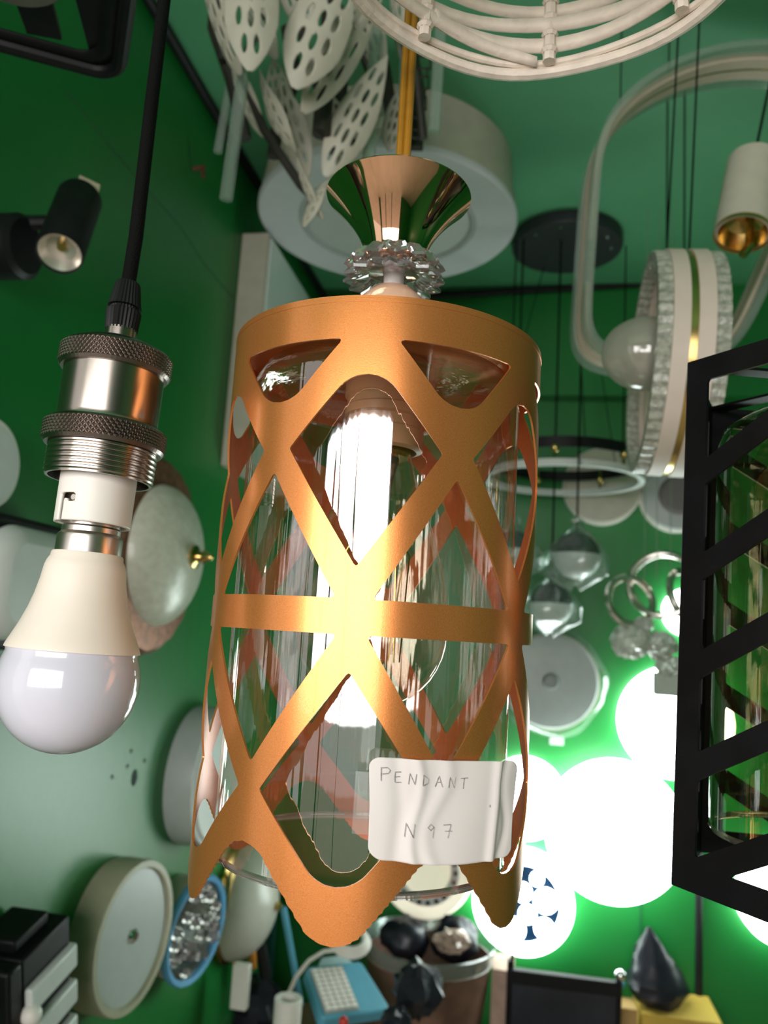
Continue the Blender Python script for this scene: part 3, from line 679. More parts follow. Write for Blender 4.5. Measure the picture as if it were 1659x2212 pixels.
# black canopy with cords
p = hit(1224, 535, 2, 2.475); r = px(117, depth(p))
can = thing('multi_cord_pendant', 'round black ceiling plate with dropped cords ending in bagged glass globes', 'pendant lamp', frame((p.x, p.y, 2.5)))
MB().lathe([(0.0, 0.0), (r * 0.99, 0.0), (r, -0.004), (r, -0.026), (r * 0.985, -0.029), (0.0, -0.029)], 64).build('ceiling_plate', mat('graphite_plate', (0.02, 0.022, 0.026), 0.45, var=0.1), can)
ci = Vector((p.x, p.y, 2.5))
spec_c = (((1245, 1140), (1245, 1200), 52, 1.75), ((1190, 1260), (1188, 1305), 46, 1.86))
cords = [((1168, 545), (1245, 1140), 1.75), ((1217, 560), (1190, 1262), 1.86), ((1118, 545), (1100, 1130), 1.80), ((1278, 570), (1098, 1060), 1.9), ((1325, 555), (1345, 1010), 1.8)]
for k, ang in enumerate((215, 250, 285, 320, 350, 180)):
    a = math.radians(ang + 10); q = Vector((r * 0.8 * math.cos(a), r * 0.8 * math.sin(a), -0.029))
    MB().lathe([(0.0, -0.004), (0.003, -0.004), (0.004, 0.0), (0.0, 0.0)], 12, Matrix.Translation(q)).build('screw', CHROME, can)
gl_spots = [((1245, 1200), 51, 1.62), ((1190, 1306), 47, 1.70), ((1107, 1190), 45, 1.72)]
for k, (q, rp, d) in enumerate(gl_spots):
    c = P(*q, d) - ci; R_ = px(rp, d)
    cd = MB(); cd.tube([(c.x, c.y, c.z + R_), (c.x, c.y, -0.029)], 0.0022, 8); cd.build('cord', CORD, can)
    bl = MB().lathe([(R_ * math.cos(a), R_ * math.sin(a)) for a in [0.05 + (PI / 2 - 0.05) * i / 10 for i in range(10)]] + [(0.0, R_)], 40, Matrix.Translation(c)).build('globe_cap', mat('black_gloss', (0.012, 0.014, 0.014), 0.12, var=0.1, coat=0.5), can)
    MB().lathe([(0.0, -R_)] + [(R_ * math.cos(a), R_ * math.sin(a)) for a in [-PI / 2 + (PI / 2 + 0.05) * i / 10 for i in range(1, 11)]], 40, Matrix.Translation(c)).build('globe_diffuser', FROST, can)
    # plastic bag tied round the globe
    b = MB(); rows = []; nn_ = 22; rs = random.Random(k)
    ofs = [rs.uniform(0, 6) for _ in range(6)]
    for i in range(13):
        t = i / 12
        zz = R_ * (1.55 - 2.95 * t); base = R_ * (0.18 + 1.12 * min(1, max(0, (t - 0.10) / 0.38)) ** 0.7) if t < 0.75 else R_ * (1.30 - 1.15 * (t - 0.75) / 0.25)
        if t < 0.08: base = R_ * 0.34
        row = []
        for j in range(nn_):
            a = 2 * PI * j / nn_; cr = 1 + 0.10 * math.sin(4 * a + ofs[0] + 3 * t) + 0.07 * math.sin(7 * a + ofs[1]) + (0.22 * max(0, math.cos(a - ofs[2])) ** 3 if t > .5 else 0)
            row.append((c.x + base * cr * math.cos(a), c.y + base * cr * math.sin(a), c.z + zz - 0.12 * R_ * math.sin(2 * a + ofs[3])))
        rows.append(row)
    b.grid(rows, wrap=True); b.build('plastic_bag', FILM, can, sharp=0)
for q0, q1, d in (((1325, 555), (1345, 1010), 1.75), ((1118, 545), (1098, 1000), 1.75)):
    c = P(*q1, d) - ci; MB().tube([(c.x, c.y, c.z), (c.x, c.y, -0.029)], 0.0018, 6).build('cord', CORD, can)

# ring chandelier hanging below: black hoop over a white led hoop
p = P(1215, 1030, 1.85); r = px(165, 1.85)
rg = thing('hoop_chandelier', 'black hoop chandelier with white led ring and small globes behind the pendant', 'chandelier', Matrix.Translation(p))
MB().lathe([(r, 0.028), (r + 0.004, 0.028), (r + 0.004, 0.052), (r, 0.052)], 80, closed=True).build('hoop', BLKPL, rg)
MB().lathe([(r - 0.008, -0.012), (r + 0.006, -0.012), (r + 0.006, 0.002), (r - 0.008, 0.002)], 80, closed=True).build('led_ring', FROST, rg)
for k in range(7):
    a = 2 * PI * (k + 0.1) / 7; q = Vector((r * math.cos(a), r * math.sin(a), 0.022))
    st = MB().tube([q + Vector((0, 0, -0.022)), q + Vector((0, 0, 0.03))], 0.003, 8).build('stand_off', BRASS, rg)
    MB().sphere(q + Vector((0, 0, 0.004)), 0.010, 14).build('glass_bead', BRASS, rg)
for k in range(3):
    a = 2 * PI * (k + 0.35) / 3; MB().tube([(r * math.cos(a), r * math.sin(a), 0.052), (0.3 * r * math.cos(a), 0.3 * r * math.sin(a), 2.5 - p.z)], 0.0012, 6).build('hanging_wire', CORD, rg)

# ------------------------------------------------------------------ clear acrylic loop pendant, right
D = 1.20
pathpx = [(1775, 170), (1700, 140), (1600, 136), (1500, 152), (1410, 190), (1340, 240), (1295, 300), (1275, 370), (1268, 460), (1260, 580), (1252, 690), (1256, 735), (1275, 765), (1310, 782), (1360, 790), (1430, 795), (1500, 792), (1550, 775), (1585, 730), (1620, 660), (1680, 520), (1740, 400), (1790, 290), (1800, 220)]
lp0 = P(1500, 450, D)
lo = thing('acrylic_loop_pendant', 'clear acrylic ribbon bent into a rounded loop with a white led strip', 'pendant lamp', Matrix.Translation(lp0))
def smooth(pts, it=2):
    for _ in range(it):
        q = []
        for i in range(len(pts)):
            a, c = Vector(pts[i]), Vector(pts[(i + 1) % len(pts)]); q += [a.lerp(c, .25), a.lerp(c, .75)]
        pts = q
    return pts
loopw = [P(x, y, D) - lp0 for x, y in pathpx]; loopw = smooth(loopw, 2)
back = Vector((FWD.x, FWD.y, 0)).normalized()
cen = sum((Vector(p) for p in loopw), Vector()) / len(loopw)
def band(name, mt, t0, t1, thick, inset):
    b = MB(); rows = []
    n = len(loopw)
    for i in range(n + 1):
        p = Vector(loopw[i % n]); t = (Vector(loopw[(i + 1) % n]) - Vector(loopw[i % n - 1])).normalized(); nn = t.cross(back).normalized()
        if nn.dot(p - cen) < 0: nn = -nn
        o_ = p + nn * inset
        rows.append([o_ + back * t0, o_ + back * t1, o_ + back * t1 - nn * thick, o_ + back * t0 - nn * thick])
    b.grid(rows, wrap=True); return b.build(name, mt, lo, sharp=40)
SIL = mat('silicone_led_strip', (0.50, 0.42, 0.32), 0.5, var=0.05)
band('acrylic_edge', ACRY, -0.046, -0.022, 0.010, 0.004); band('acrylic_edge', ACRY, 0.022, 0.046, 0.010, 0.004)
band('led_strip', SIL, -0.022, -0.002, 0.012, 0.002); band('led_strip', SIL, 0.002, 0.022, 0.012, 0.002)
band('gold_seam', BRASS, -0.002, 0.002, 0.010, 0.0)
for q in ((1445, 175), (1340, 240)):
    c = P(*q, D) - lp0; MB().tube([c, (c.x, c.y, 2.5 - lp0.z)], 0.0012, 6).build('hanging_wire', CORD, lo)

# crystal ring pendant seen edge-on
p = P(1452, 790, 0.93); r = px(240, 0.93)
vdir = (p - CAM); vdir.z = 0; vdir.normalize(); lft = Vector((-vdir.y, vdir.x, 0))
CR = frame(p, lft * math.cos(0.17) - vdir * math.sin(0.17) + Vector((0, 0, 0.04)), (0, 0, 1))
cr = thing('crystal_ring_pendant', 'crystal edged ring pendant with glass globe seen edge-on beside the black lantern', 'pendant lamp', CR)
tex = mat('ribbed_crystal', (0.50, 0.50, 0.42), 0.2, var=0.35, scale=160, bump=1.0, bscale=220, trans=0.25)
pale = mat('pale_pink_led_face', (0.70, 0.58, 0.50), 0.5, var=0.03)
for z0, z1 in ((-0.036, -0.021), (0.021, 0.036)):
    MB().lathe([(r * 0.90, z0), (r * 0.985, z0), (r * 0.985, z1), (r * 0.90, z1)], 120, closed=True, mod=lambda i, k: 1.0 if i % 2 else 0.985).build('crystal_band', tex, cr, sharp=10)
for z0, z1 in ((-0.021, -0.004), (0.004, 0.021)):
    MB().lathe([(r * 0.90, z0), (r, z0), (r, z1), (r * 0.90, z1)], 120, closed=True).build('led_face', pale, cr)
MB().lathe([(r * 0.90, -0.004), (r * 0.985, -0.004), (r * 0.985, 0.004), (r * 0.90, 0.004)], 96, closed=True).build('gold_groove', BRASS, cr)
MB().lathe([(r * 0.74, -0.012), (r * 0.84, -0.012), (r * 0.84, 0.016), (r * 0.74, 0.016)], 96, closed=True).build('inner_ring', pale, cr)
for s_ in (-1, 1): MB().tube([(r, 0.006 * s_, 0.012 * s_), (2.4 - CR.translation.z + 0.1, 0.0, 0.012 * s_)], 0.0013, 6).build('hanging_wire', CORD, cr)
gp = CR.inverted() @ P(1398, 765, 0.885); R_ = px(80, 0.885)
GT = Matrix.Translation(gp)
gb = MB().sphere((0, 0, 0), R_, 48, GT, sq=1.2).build('glass_globe', sheet_glass('smoky_orb_glass', (0.80, 0.82, 0.74), 0.15, 0.8, 0.06, 0.45, (0.55, 0.52, 0.44)), cr, sharp=0)
MB().sphere((0, 0, 0), R_ * 0.7, 24, GT).build('inner_shade', tex, gb, sharp=0)
MB().tube([gp, (gp.x + 0.0, gp.y, -0.0)], 0.006, 8).build('globe_arm', BRASS, cr)

# white spot lamp at the right edge with brass mouth
p0, p1 = P(1628, 350, 1.06), P(1604, 505, 1.02)
SPM = frame(p1, (p0 - p1))
sp = thing('cone_spot_lamp', 'beige shaded spot lamp with brass mouth at the right edge', 'spot lamp', SPM)
Ls = (p0 - p1).length; r = px(58, 1.04)
MB().lathe([(r * 0.86, 0.0), (r, 0.004), (r * 1.0, 0.03), (r * 0.93, Ls), (r * 0.6, Ls + 0.012), (0.0, Ls + 0.012)], 56).build('shade', BEIGE, sp)
MB().lathe([(r * 1.0, -0.002), (r * 0.98, 0.006), (r * 0.72, 0.022), (r * 0.35, 0.030), (0.0, 0.030)], 56).build('reflector', BRASS, sp)
MB().tube([(0.006, 0, 0.028), (0.010, 0, -0.02), (0.004, 0.0, -0.034)], 0.006, 10).build('bulb_stem', BRASS, sp)
MB().tube([(0, 0, Ls + 0.01), (0.01, 0, 2.5 - p1.z)], 0.002, 6).build('cord', CORD, sp)
# thin cords dropping from the ceiling on the right
for k, (x0, y0, y1, d) in enumerate(((1440, 240, 560, 1.28), (1478, 240, 560, 1.30))):
    q = P(x0, y1, d); o = MB().tube([(q.x, q.y, q.z), (q.x, q.y, 2.5)], 0.0016, 6).build('hanging_cord', CORD)
    tag(o, ('thin dark cord left of the pair above the crystal ring', 'thin dark cord right of the pair above the crystal ring')[k], 'cord')

# ------------------------------------------------------------------ lamps on the left wall
def wallL(pxl, off=0.0): q = hit(*pxl, 0, XL + off); return frame((XL, q.y, q.z), (1, 0, 0), (0, 1, 0))
def vr_(pxy0, pxy1, off):  # radius from two image points (top, bottom) at this stand-off
    return abs(hit(*pxy0, 0, XL + off).z - hit(*pxy1, 0, XL + off).z) / 2
# black track spotlight
a0, a1 = P(172, 430, 0.94), P(128, 548, 0.86)
TM = frame(a1, a0 - a1)
ts = thing('track_spotlight', 'black cylinder spotlight on an arm on the left wall', 'spot lamp', TM)
Lc = (a0 - a1).length; r = px(49, 0.89)
MB().lathe([(r * 0.86, 0.004), (r * 0.95, -0.001), (r, 0.003), (r, Lc - 0.002), (r * 0.92, Lc + 0.004), (0.0, Lc + 0.004)], 56).build('barrel', BLKPL, ts)
MB().lathe([(r * 0.88, 0.002), (r * 0.62, 0.012), (r * 0.30, 0.016), (0.0, 0.016)], 48).build('reflector', mat('spot_reflector', (0.75, 0.70, 0.62), 0.25, 0.7, var=0.05), ts)
MB().lathe([(0.0, 0.012), (0.005, 0.012), (0.006, 0.016)], 20).build('led_chip', BRASS, ts)
wm = TM.inverted() @ P(-10, 530, 0.90); wj = TM.inverted() @ P(5, 482, 0.88)
MB().tube([(0, 0, Lc * 0.55), tuple(wj), tuple(wm)], 0.0085, 10).build('arm', BLKPL, ts)
cm = hit(-28, 535, 0, XL); M2 = TM.inverted() @ frame((XL, cm.y, cm.z), (1, 0, 0), (0, 1, 0))
MB().lathe([(0.0, 0.0), (0.034, 0.0), (0.036, 0.004), (0.036, 0.045), (0.030, 0.050), (0.0, 0.050)], 40, M2).build('wall_mount', BLKPL, ts)
tq = P(187, 415, 0.945); tp = TM.inverted() @ frame(tq, CAM - tq, RGT)
MB().prism([(-0.011, -0.020), (0.013, -0.022), (0.014, 0.012), (-0.010, 0.017)], -0.0003, 0.0003, tp @ Matrix.Rotation(-0.25, 4, 'Z')).build('paper_tag', mat('yellowed_tag', (0.45, 0.42, 0.28), 0.7), ts)
# box panel lamp high on the wall
q0 = hit(548, 545, 0, XL + 0.05); q1 = hit(490, 1050, 0, XL + 0.05)
ya, yb2, zt2, zb2 = 1.46, 1.80, 2.36, 1.86
bx = thing('box_panel_lamp', 'white rectangular box lamp on the wall behind the orange-gold pendant', 'wall lamp', frame((XL, (ya + yb2) / 2, (zt2 + zb2) / 2), (1, 0, 0), (0, 1, 0)))
MB().box((0, 0, 0.03), (yb2 - ya, zt2 - zb2, 0.06)).build('body', BEIGE, bx, bevel=0.004)
MB().box((0, 0, 0.062), (yb2 - ya - 0.02, zt2 - zb2 - 0.02, 0.006)).build('diffuser', mat('mint_white_diffuser', (0.62, 0.72, 0.66), 0.3, var=0.02), bx, bevel=0.002)
# patterned bowl lamp with copper rim
M = wallL((322, 1198), 0.03); r = 0.150
bw = thing('bowl_lamp', 'patterned frosted bowl lamp with antique copper rim and gold finial on the wall', 'wall lamp', M)
MB().lathe([(0.0, 0.0), (r * 0.9, 0.0), (r * 1.02, 0.012), (r * 1.04, 0.03), (r * 0.98, 0.045), (r * 0.86, 0.052), (0.0, 0.05)], 72, mod=lambda i, k: 1 + (0.012 * math.sin(i * 1.9) if 1 < k < 5 else 0)).build('copper_rim', COPPER, bw)
pat = mat('patterned_glass', (0.55, 0.54, 0.44), 0.28, var=0.0, col2=(0.66, 0.66, 0.57), scale=90, bump=0.6, bscale=110)
MB().lathe([(r * 0.74, 0.045)] + [(r * 0.74 * math.cos(a), 0.045 + 0.060 * math.sin(a)) for a in [PI / 2 * i / 14 for i in range(1, 14)]] + [(0.0, 0.105)], 72).build('glass_bowl', pat, bw, sharp=0)
MB().lathe([(0.0, 0.103), (0.017, 0.104), (0.018, 0.108), (0.009, 0.112), (0.008, 0.118), (0.011, 0.121), (0.006, 0.128), (0.004, 0.135), (0.0, 0.137)], 32).build('finial', BRASS, bw)
# rounded bulkhead with black surround, left edge
q = hit(50, 1262, 0, XL + 0.04)
bk = thing('bulkhead_lamp', 'frosted rounded bulkhead lamp with black surround at left edge behind the bulb', 'wall lamp', frame((XL, q.y - 0.0, q.z), (1, 0, 0), (0, 1, 0)))
def rrect(w, h, r_): return fillet([(-w / 2, -h / 2), (w / 2, -h / 2), (w / 2, h / 2), (-w / 2, h / 2)], [r_] * 4, 10)
MB().prism(rrect(0.20, 0.150, 0.05), 0.0, 0.045).build('surround', BLKPL, bk, bevel=0.006)
MB().prism(rrect(0.175, 0.126, 0.045), 0.030, 0.072).build('diffuser', FROST, bk, bevel=0.02)
# plain white disc cut by the left edge
q = hit(-20, 1000, 0, XL + 0.03)
dl = thing('small_disc_lamp', 'white round disc lamp cut off by the left edge', 'wall lamp', frame((XL, q.y, q.z), (1, 0, 0), (0, 1, 0)))
MB().lathe([(0.0, 0.0), (0.052, 0.0), (0.054, 0.022), (0.050, 0.030), (0.0, 0.031)], 48).build('body', WHITE, dl); MB().lathe([(0.0, 0.0335), (0.044, 0.0325), (0.046, 0.029), (0.0, 0.029)], 48).build('diffuser', FROST, dl)
# thick round lamp half hidden behind the pendant
q = hit(462, 1680, 0, XL + 0.05)
td = thing('thick_disc_lamp', 'thick white round lamp on the wall half hidden behind the pendant edge', 'wall lamp', frame((XL, q.y + 0.02, q.z), (1, 0, 0), (0, 1, 0)))
r = 0.126
MB().lathe([(0.0, 0.0), (r, 0.0), (r, 0.045), (r * 0.985, 0.052), (0.0, 0.052)], 72).build('body', GREYW, td); MB().lathe([(0.0, 0.060), (r * 0.9, 0.058), (r * 0.94, 0.052), (0.0, 0.050)], 72).build('diffuser', FROST, td)
# large panel disc low on the wall
q = hit(298, 2022, 0, XL + 0.055); r = 0.106
pd = thing('rimmed_panel_lamp', 'large round cream rimmed panel lamp standing out from the lower left wall', 'wall lamp', frame((XL, q.y, q.z), (0.99, -0.09, 0.02), (0, 1, 0)))
MB().lathe([(0.0, 0.0), (r * 0.98, 0.0), (r, 0.010), (r, 0.050), (r * 0.985, 0.055), (r * 0.90, 0.055), (r * 0.885, 0.049), (0.0, 0.047)], 80).build('body', mat('cream_rim', (0.40, 0.38, 0.27), 0.45, var=0.04), pd)
MB().lathe([(0.0, 0.049), (r * 0.87, 0.0495), (r * 0.885, 0.0470), (0.0, 0.0465)], 80).build('diffuser', mat('pale_panel', (0.44, 0.47, 0.45), 0.35, var=0.03), pd)
MB().lathe([(0.0, 0.055), (0.006, 0.055), (0.010, 0.052), (0.011, 0.049), (0.0, 0.048)], 24).build('centre_boss', CHROME, pd)
# blue rimmed crystal lamp
q = hit(440, 2000, 0, XL + 0.06); r = 0.092
bc = thing('blue_rim_crystal_lamp', 'round wall lamp with blue rim filled with glass crystals', 'wall lamp', frame((XL, q.y - 0.005, q.z), (0.97, -0.18, -0.05), (0, 1, 0)))
MB().lathe([(0.0, 0.0), (r * 0.9, 0.0), (r * 0.94, 0.045), (0.0, 0.045)], 64).build('body', BEIGE, bc)
MB().lathe([(r * 0.86, 0.045), (r * 0.99, 0.045), (r * 1.0, 0.052), (r * 0.97, 0.058), (r * 0.88, 0.056)], 64, closed=True).build('blue_rim', BLUER, bc)
MB().lathe([(0.0, 0.050), (r * 0.86, 0.050), (r * 0.87, 0.046), (0.0, 0.046)], 64, mod=lambda i, k: 1.0).build('reflector', mat('crystal_backing', (0.22, 0.23, 0.20), 0.15, 0.8, var=0.6, scale=160), bc)
rs = random.Random(3)
bead = None
for k in range(30):
    a = rs.uniform(0, 2 * PI); rad = r * 0.78 * math.sqrt(rs.random()); s_ = rs.uniform(0.006, 0.012)
    if bead is None:
        bead = MB().sphere((0, 0, 0), 0.01, 8).build('crystal_bead', CRYST, bc, flat=True); o = bead
    else: o = bead.copy(); COL.objects.link(o); o.parent = bc
    o.location = (rad * math.cos(a), rad * math.sin(a), 0.054); o.scale = (s_ * 100,) * 3
# dome wall lamp with brass hook
q = hit(540, 1950, 0, XL + 0.04); r = 0.118
dm_ = thing('dome_wall_lamp', 'frosted dome wall lamp with brass hook and knob below the pendant', 'wall lamp', frame((XL, q.y, q.z), (1, 0, 0), (0, 1, 0)))
MB().lathe([(0.0, 0.0), (r * 1.04, 0.0), (r * 1.05, 0.010), (r * 0.98, 0.016), (0.0, 0.016)], 64).build('base', BRASS, dm_)
MB().lathe([(r * 0.98, 0.014)] + [(r * 0.98 * math.cos(a), 0.014 + 0.085 * math.sin(a)) for a in [PI / 2 * i / 12 for i in range(1, 12)]] + [(0.0, 0.099)], 64).build('glass_dome', mat('dome_glass', (0.50, 0.49, 0.42), 0.3, var=0.03), dm_, sharp=0)
MB().lathe([(0.0, 0.097), (0.008, 0.098), (0.010, 0.106), (0.005, 0.112), (0.0, 0.113)], 24).build('finial', BRASS, dm_)
MB().tube([(0, -r * 0.95, 0.01), (0.002, -r * 1.08, 0.014), (0.014, -r * 1.14, 0.024), (0.028, -r * 1.10, 0.030), (0.032, -r * 1.04, 0.032)], 0.004, 10).build('hook', BRASS, dm_)
for yo in (0, 1): MB().tube([(-r * (0.80 + 0.1 * yo), -r * 0.3, 0.02), (-r * (0.86 + .1 * yo), r * 0.2, 0.028), (-r * (0.72 + .1 * yo), r * 0.75, 0.026)], 0.004, 8).build('brass_arm', BRASS, dm_)
# black linear bar lamp, lower left
XB = XL + 0.075
fr_a, fr_b = hit(58, 2078, 0, XB), hit(160, 1976, 0, XB)
ex_ = (fr_b - fr_a).normalized(); la = (fr_b - fr_a).length
blk = thing('black_bar_lamp', 'black wall lamp with slanting white strips in the bottom left corner', 'wall lamp', frame(fr_a, (1, 0, 0), ex_))
MB().box((la / 2, -0.105, -0.04), (la, 0.21, 0.068)).build('housing', BLACK, blk, bevel=0.003)
MB().box((la * 0.42, 0.008, -0.045), (la * 0.70, 0.016, 0.05)).build('mount', BLACK, blk, bevel=0.003)
MB().box((-0.012, -0.09, -0.033), (0.024, 0.18, 0.055)).build('end_cap', BLACK, blk, bevel=0.004)
for k in range(4): MB().box((la / 2 + 0.004, -0.052 - 0.046 * k, -0.004), (la * 0.985, 0.030, 0.014)).build('white_strip', FROST, blk, bevel=0.003)
for k in range(3): MB().sphere((0.006, -0.066 - 0.046 * k, 0.0), 0.012, 18).build('end_knob', WHITE, blk)

# ------------------------------------------------------------------ lamps on the back wall
def wallB(pxl, off=0.05): q = hit(*pxl, 1, YB - off); return frame((q.x, YB, q.z), (0, -1, 0), (1, 0, 0)), depth(q)
def disc(name, label, pxl, rpx, mt, rim=WHITE, th_=0.05, off=0.0, cat='wall lamp', group=None):
    M, d = wallB(pxl, th_ + off); r = px(rpx, d); o = thing(name, label, cat, M @ Matrix.Translation((0, 0, off)), group)
    if off: MB().lathe([(0.0, 0.001), (0.03, 0.001), (0.03, -off + 0.002), (0.0, -off + 0.002)], 24).build('hub', BLKPL, o)
    MB().lathe([(0.0, 0.0), (r * 0.95, 0.0), (r, 0.006), (r, th_ - 0.012), (r * 0.985, th_ - 0.008), (0.0, th_ - 0.008)], 64).build('body', rim, o)
    MB().lathe([(0.0, th_ + 0.006), (r * 0.5, th_ + 0.004), (r * 0.93, th_ - 0.002), (r * 0.975, th_ - 0.009), (0.0, th_ - 0.010)], 64).build('diffuser', mt, o)
    return o, r, d
GR = 'lit round panels on the back wall'
disc('lit_panel_lamp', 'largest glowing white round panel, beside the black lantern foot', (1330, 1800), 150, LIT, LIT, off=0.06)
disc('lit_panel_lamp', 'glowing white round panel under the chrome loop chandelier', (1462, 1562), 120, LIT, LIT)
disc('lit_panel_lamp', 'glowing white round panel right of the paper price tag', (1135, 1728), 86, LIT, LIT)
disc('lit_panel_lamp', 'glowing white round panel cut by the right edge', (1700, 1950), 98, LIT, LIT)
disc('lit_panel_lamp', 'glowing white panel mostly hidden behind the black lantern post', (1490, 1322), 52, LIT, LIT)
disc('pale_disc_lamp', 'unlit pale round lamp behind the hoop chandelier', (1302, 1048), 84, BEIGE)
o, r, d = disc('pale_disc_lamp', 'unlit pale round lamp with grey centre behind the crystal ring', (1466, 1070), 78, GREYW)
MB().lathe([(0.0, 0.064), (r * 0.45, 0.062), (r * 0.55, 0.056), (0.0, 0.05)], 40).build('centre_cover', mat('grey_centre', (0.16, 0.14, 0.14), 0.5), o)
o, r, d = disc('bagged_disc_lamp', 'grey round lamp wrapped in plastic right of the pendant', (1190, 1472), 104, GREYW, BEIGE)
MB().lathe([(0.0, 0.085), (r * 0.13, 0.082), (r * 0.17, 0.072), (r * 0.18, 0.050), (0.0, 0.05)], 32).build('centre_knob', mat('grey_knob', (0.25, 0.27, 0.26), 0.4), o)
b = MB(); rows = []
for i in range(8):
    t = i / 7; rad = r * (1.02 + 0.13 * math.sin(PI * t)); z = 0.0 + 0.075 * t
    rows.append([(rad * (1 + 0.03 * math.sin(5 * a + t * 2) + 0.02 * math.sin(11 * a)) * math.cos(a), rad * (1 + 0.03 * math.sin(5 * a + t * 2)) * math.sin(a), z) for a in [2 * PI * j / 40 for j in range(40)]])
b.grid(rows, wrap=True); b.build('plastic_bag', FILM, o, sharp=0)
MB().box((0.02, -r * 1.22, 0.004), (0.035, 0.022, 0.004)).build('paper_tag', mat('pale_tag', (0.5, 0.55, 0.5), 0.7), o)
# flower lamp: lit ring with seven lit discs on navy glass
M, d = wallB((1130, 1955), 0.05); r = px(109, d)
fl = thing('flower_disc_lamp', 'glowing ring lamp with cluster of small lit discs below the price tag', 'wall lamp', M)
MB().lathe([(0.0, 0.0), (r, 0.0), (r, 0.030), (0.0, 0.030)], 64).build('body', LIT, fl)
MB().lathe([(0.0, 0.036), (r * 0.72, 0.036), (r * 0.74, 0.028), (0.0, 0.028)], 64).build('navy_plate', NAVY, fl)
MB().lathe([(r * 0.72, 0.030), (r * 0.74, 0.046), (r * 0.96, 0.046), (r, 0.036), (r, 0.028)], 64, closed=True).build('lit_ring', LIT, fl)
for x, y, s_ in ((1158, 1901, 17), (1178, 1944, 30), (1140, 1976, 22), (1176, 2000, 24), (1112, 2010, 29), (1076, 1966, 29), (1088, 1912, 27), (1128, 1932, 23)):
    MB().lathe([(0.0, 0.048), (px(s_, d) * 0.78, 0.047), (px(s_, d) * 0.86, 0.043), (px(s_, d) * 0.86, 0.036), (0.0, 0.036)], 32, Matrix.Translation((px(x - 1130, d), px(1955 - y, d), 0))).build('lit_disc', LIT, fl)
# beaded ring lamp
M, d = wallB((918, 1880), 0.05); r = px(104, d)
bd = thing('beaded_ring_lamp', 'cream round lamp with dark beads round its face under the pendant', 'wall lamp', M)
MB().lathe([(0.0, 0.0), (r, 0.0), (r * 1.0, 0.035), (r * 0.93, 0.045), (r * 0.72, 0.040), (0.0, 0.034)], 64).build('body', LITW, bd)
MB().lathe([(r * 0.52, 0.036), (r * 0.56, 0.048), (r * 0.70, 0.048), (r * 0.74, 0.038)], 64).build('inner_ring', FROST, bd)
bead2 = None
for k in range(22):
    a = 2 * PI * k / 22
    if bead2 is None: bead2 = MB().sphere((0, 0, 0), 0.0065, 10).build('bead', IRON, bd); o = bead2
    else: o = bead2.copy(); COL.objects.link(o); o.parent = bd
    o.location = (r * 0.64 * math.cos(a), r * 0.64 * math.sin(a), 0.048)
# chrome loops chandelier with wrapped crystals
p = P(1440, 1310, 1.6)
cc_ = thing('chrome_loop_chandelier', 'chrome ring chandelier with wrapped crystal heads beside the lantern post', 'chandelier', Matrix.Translation(p))
for k, (c, rp, nrm) in enumerate((((1362, 1298), 52, (0.35, -0.9, 0.2)), ((1432, 1262), 70, (-0.3, -0.9, 0.25)), ((1490, 1290), 60, (0.6, -0.7, 0.3)))):
    q = P(*c, 1.6) - p; rad = px(rp, 1.6); FMx = frame(q, nrm)
    MB().tube([(rad * math.cos(2 * PI * i / 56), rad * math.sin(2 * PI * i / 56), 0) for i in range(56)], 0.0075, 12, closed=True, M=FMx).build('chrome_ring', mat('satin_chrome', (0.74, 0.68, 0.62), 0.22, 1.0, var=0.03), cc_)
rs = random.Random(11)
for k, (c, rp) in enumerate((((1362, 1385), 42), ((1425, 1395), 36), ((1445, 1440), 28), ((1390, 1350), 20))):
    q = P(*c, 1.58) - p; rad = px(rp, 1.58); b = MB(); b.sphere(q, rad, 20, sq=0.8)
    b.v = [tuple(Vector(v) + Vector((rs.uniform(-.18, .18), rs.uniform(-.18, .18), rs.uniform(-.18, .18))) * rad) for v in b.v]
    b.build('wrapped_crystal', mat('wrapped_crystal_film', (0.62, 0.64, 0.58), 0.2, var=0.25, scale=60, trans=0.3), cc_, flat=True)
q = P(1440, 1478, 1.58) - p; MB().box(q, (0.05, 0.03, 0.045)).build('paper_tag', MATS['pale_tag'], cc_, bevel=0.003)
for x in (1392, 1418, 1448): 
    q = P(x, 1250, 1.6) - p; MB().tube([(q.x, q.y, q.z), (q.x, q.y, 2.5 - p.z)], 0.0009, 6).build('hanging_wire', mat('pale_wire', (0.20, 0.28, 0.2), 0.5), cc_)
# black pole and wall joint
q = hit(1511, 2000, 1, YB - 0.02)
o = MB().tube([(q.x, YB - 0.012, 0.02), (q.x, YB - 0.012, 1.4)], 0.0085, 12).build('conduit_pole', BLKPL); tag(o, 'thin black upright pole against the green back wall under the lantern', 'pole')
q = hit(1383, 2050, 1, YB)
struct(MB().box((q.x, YB - 0.001, 0.7), (0.003, 0.004, 1.4)).build('trim_3', mat('dark_joint', (0.006, 0.08, 0.03), 0.6)))
# black cable run along the ceiling corner and the back wall
pts = [(XL + 0.012, -1.2, 2.488), (XL + 0.012, 0.6, 2.488), (XL + 0.012, 1.2, 2.486), (XL + 0.014, 1.7, 2.49), (XL + 0.016, 2.03, 2.488), (XL + 0.05, 2.045, 2.44), (-0.4, 2.045, 2.43)] + [tuple(hit(x, y, 1, 2.045)) for x, y in ((930, 640), (1120, 628), (1300, 618), (1600, 597))] + [(1.2, 2.045, 2.50)]
o = MB().tube(smooth([Vector(q) for q in pts], 1)[:-2] if False else [Vector(q) for q in pts], 0.009, 10).build('ceiling_cable', BLKPL)
tag(o, 'black cable running along the wall and ceiling corner', 'cable')
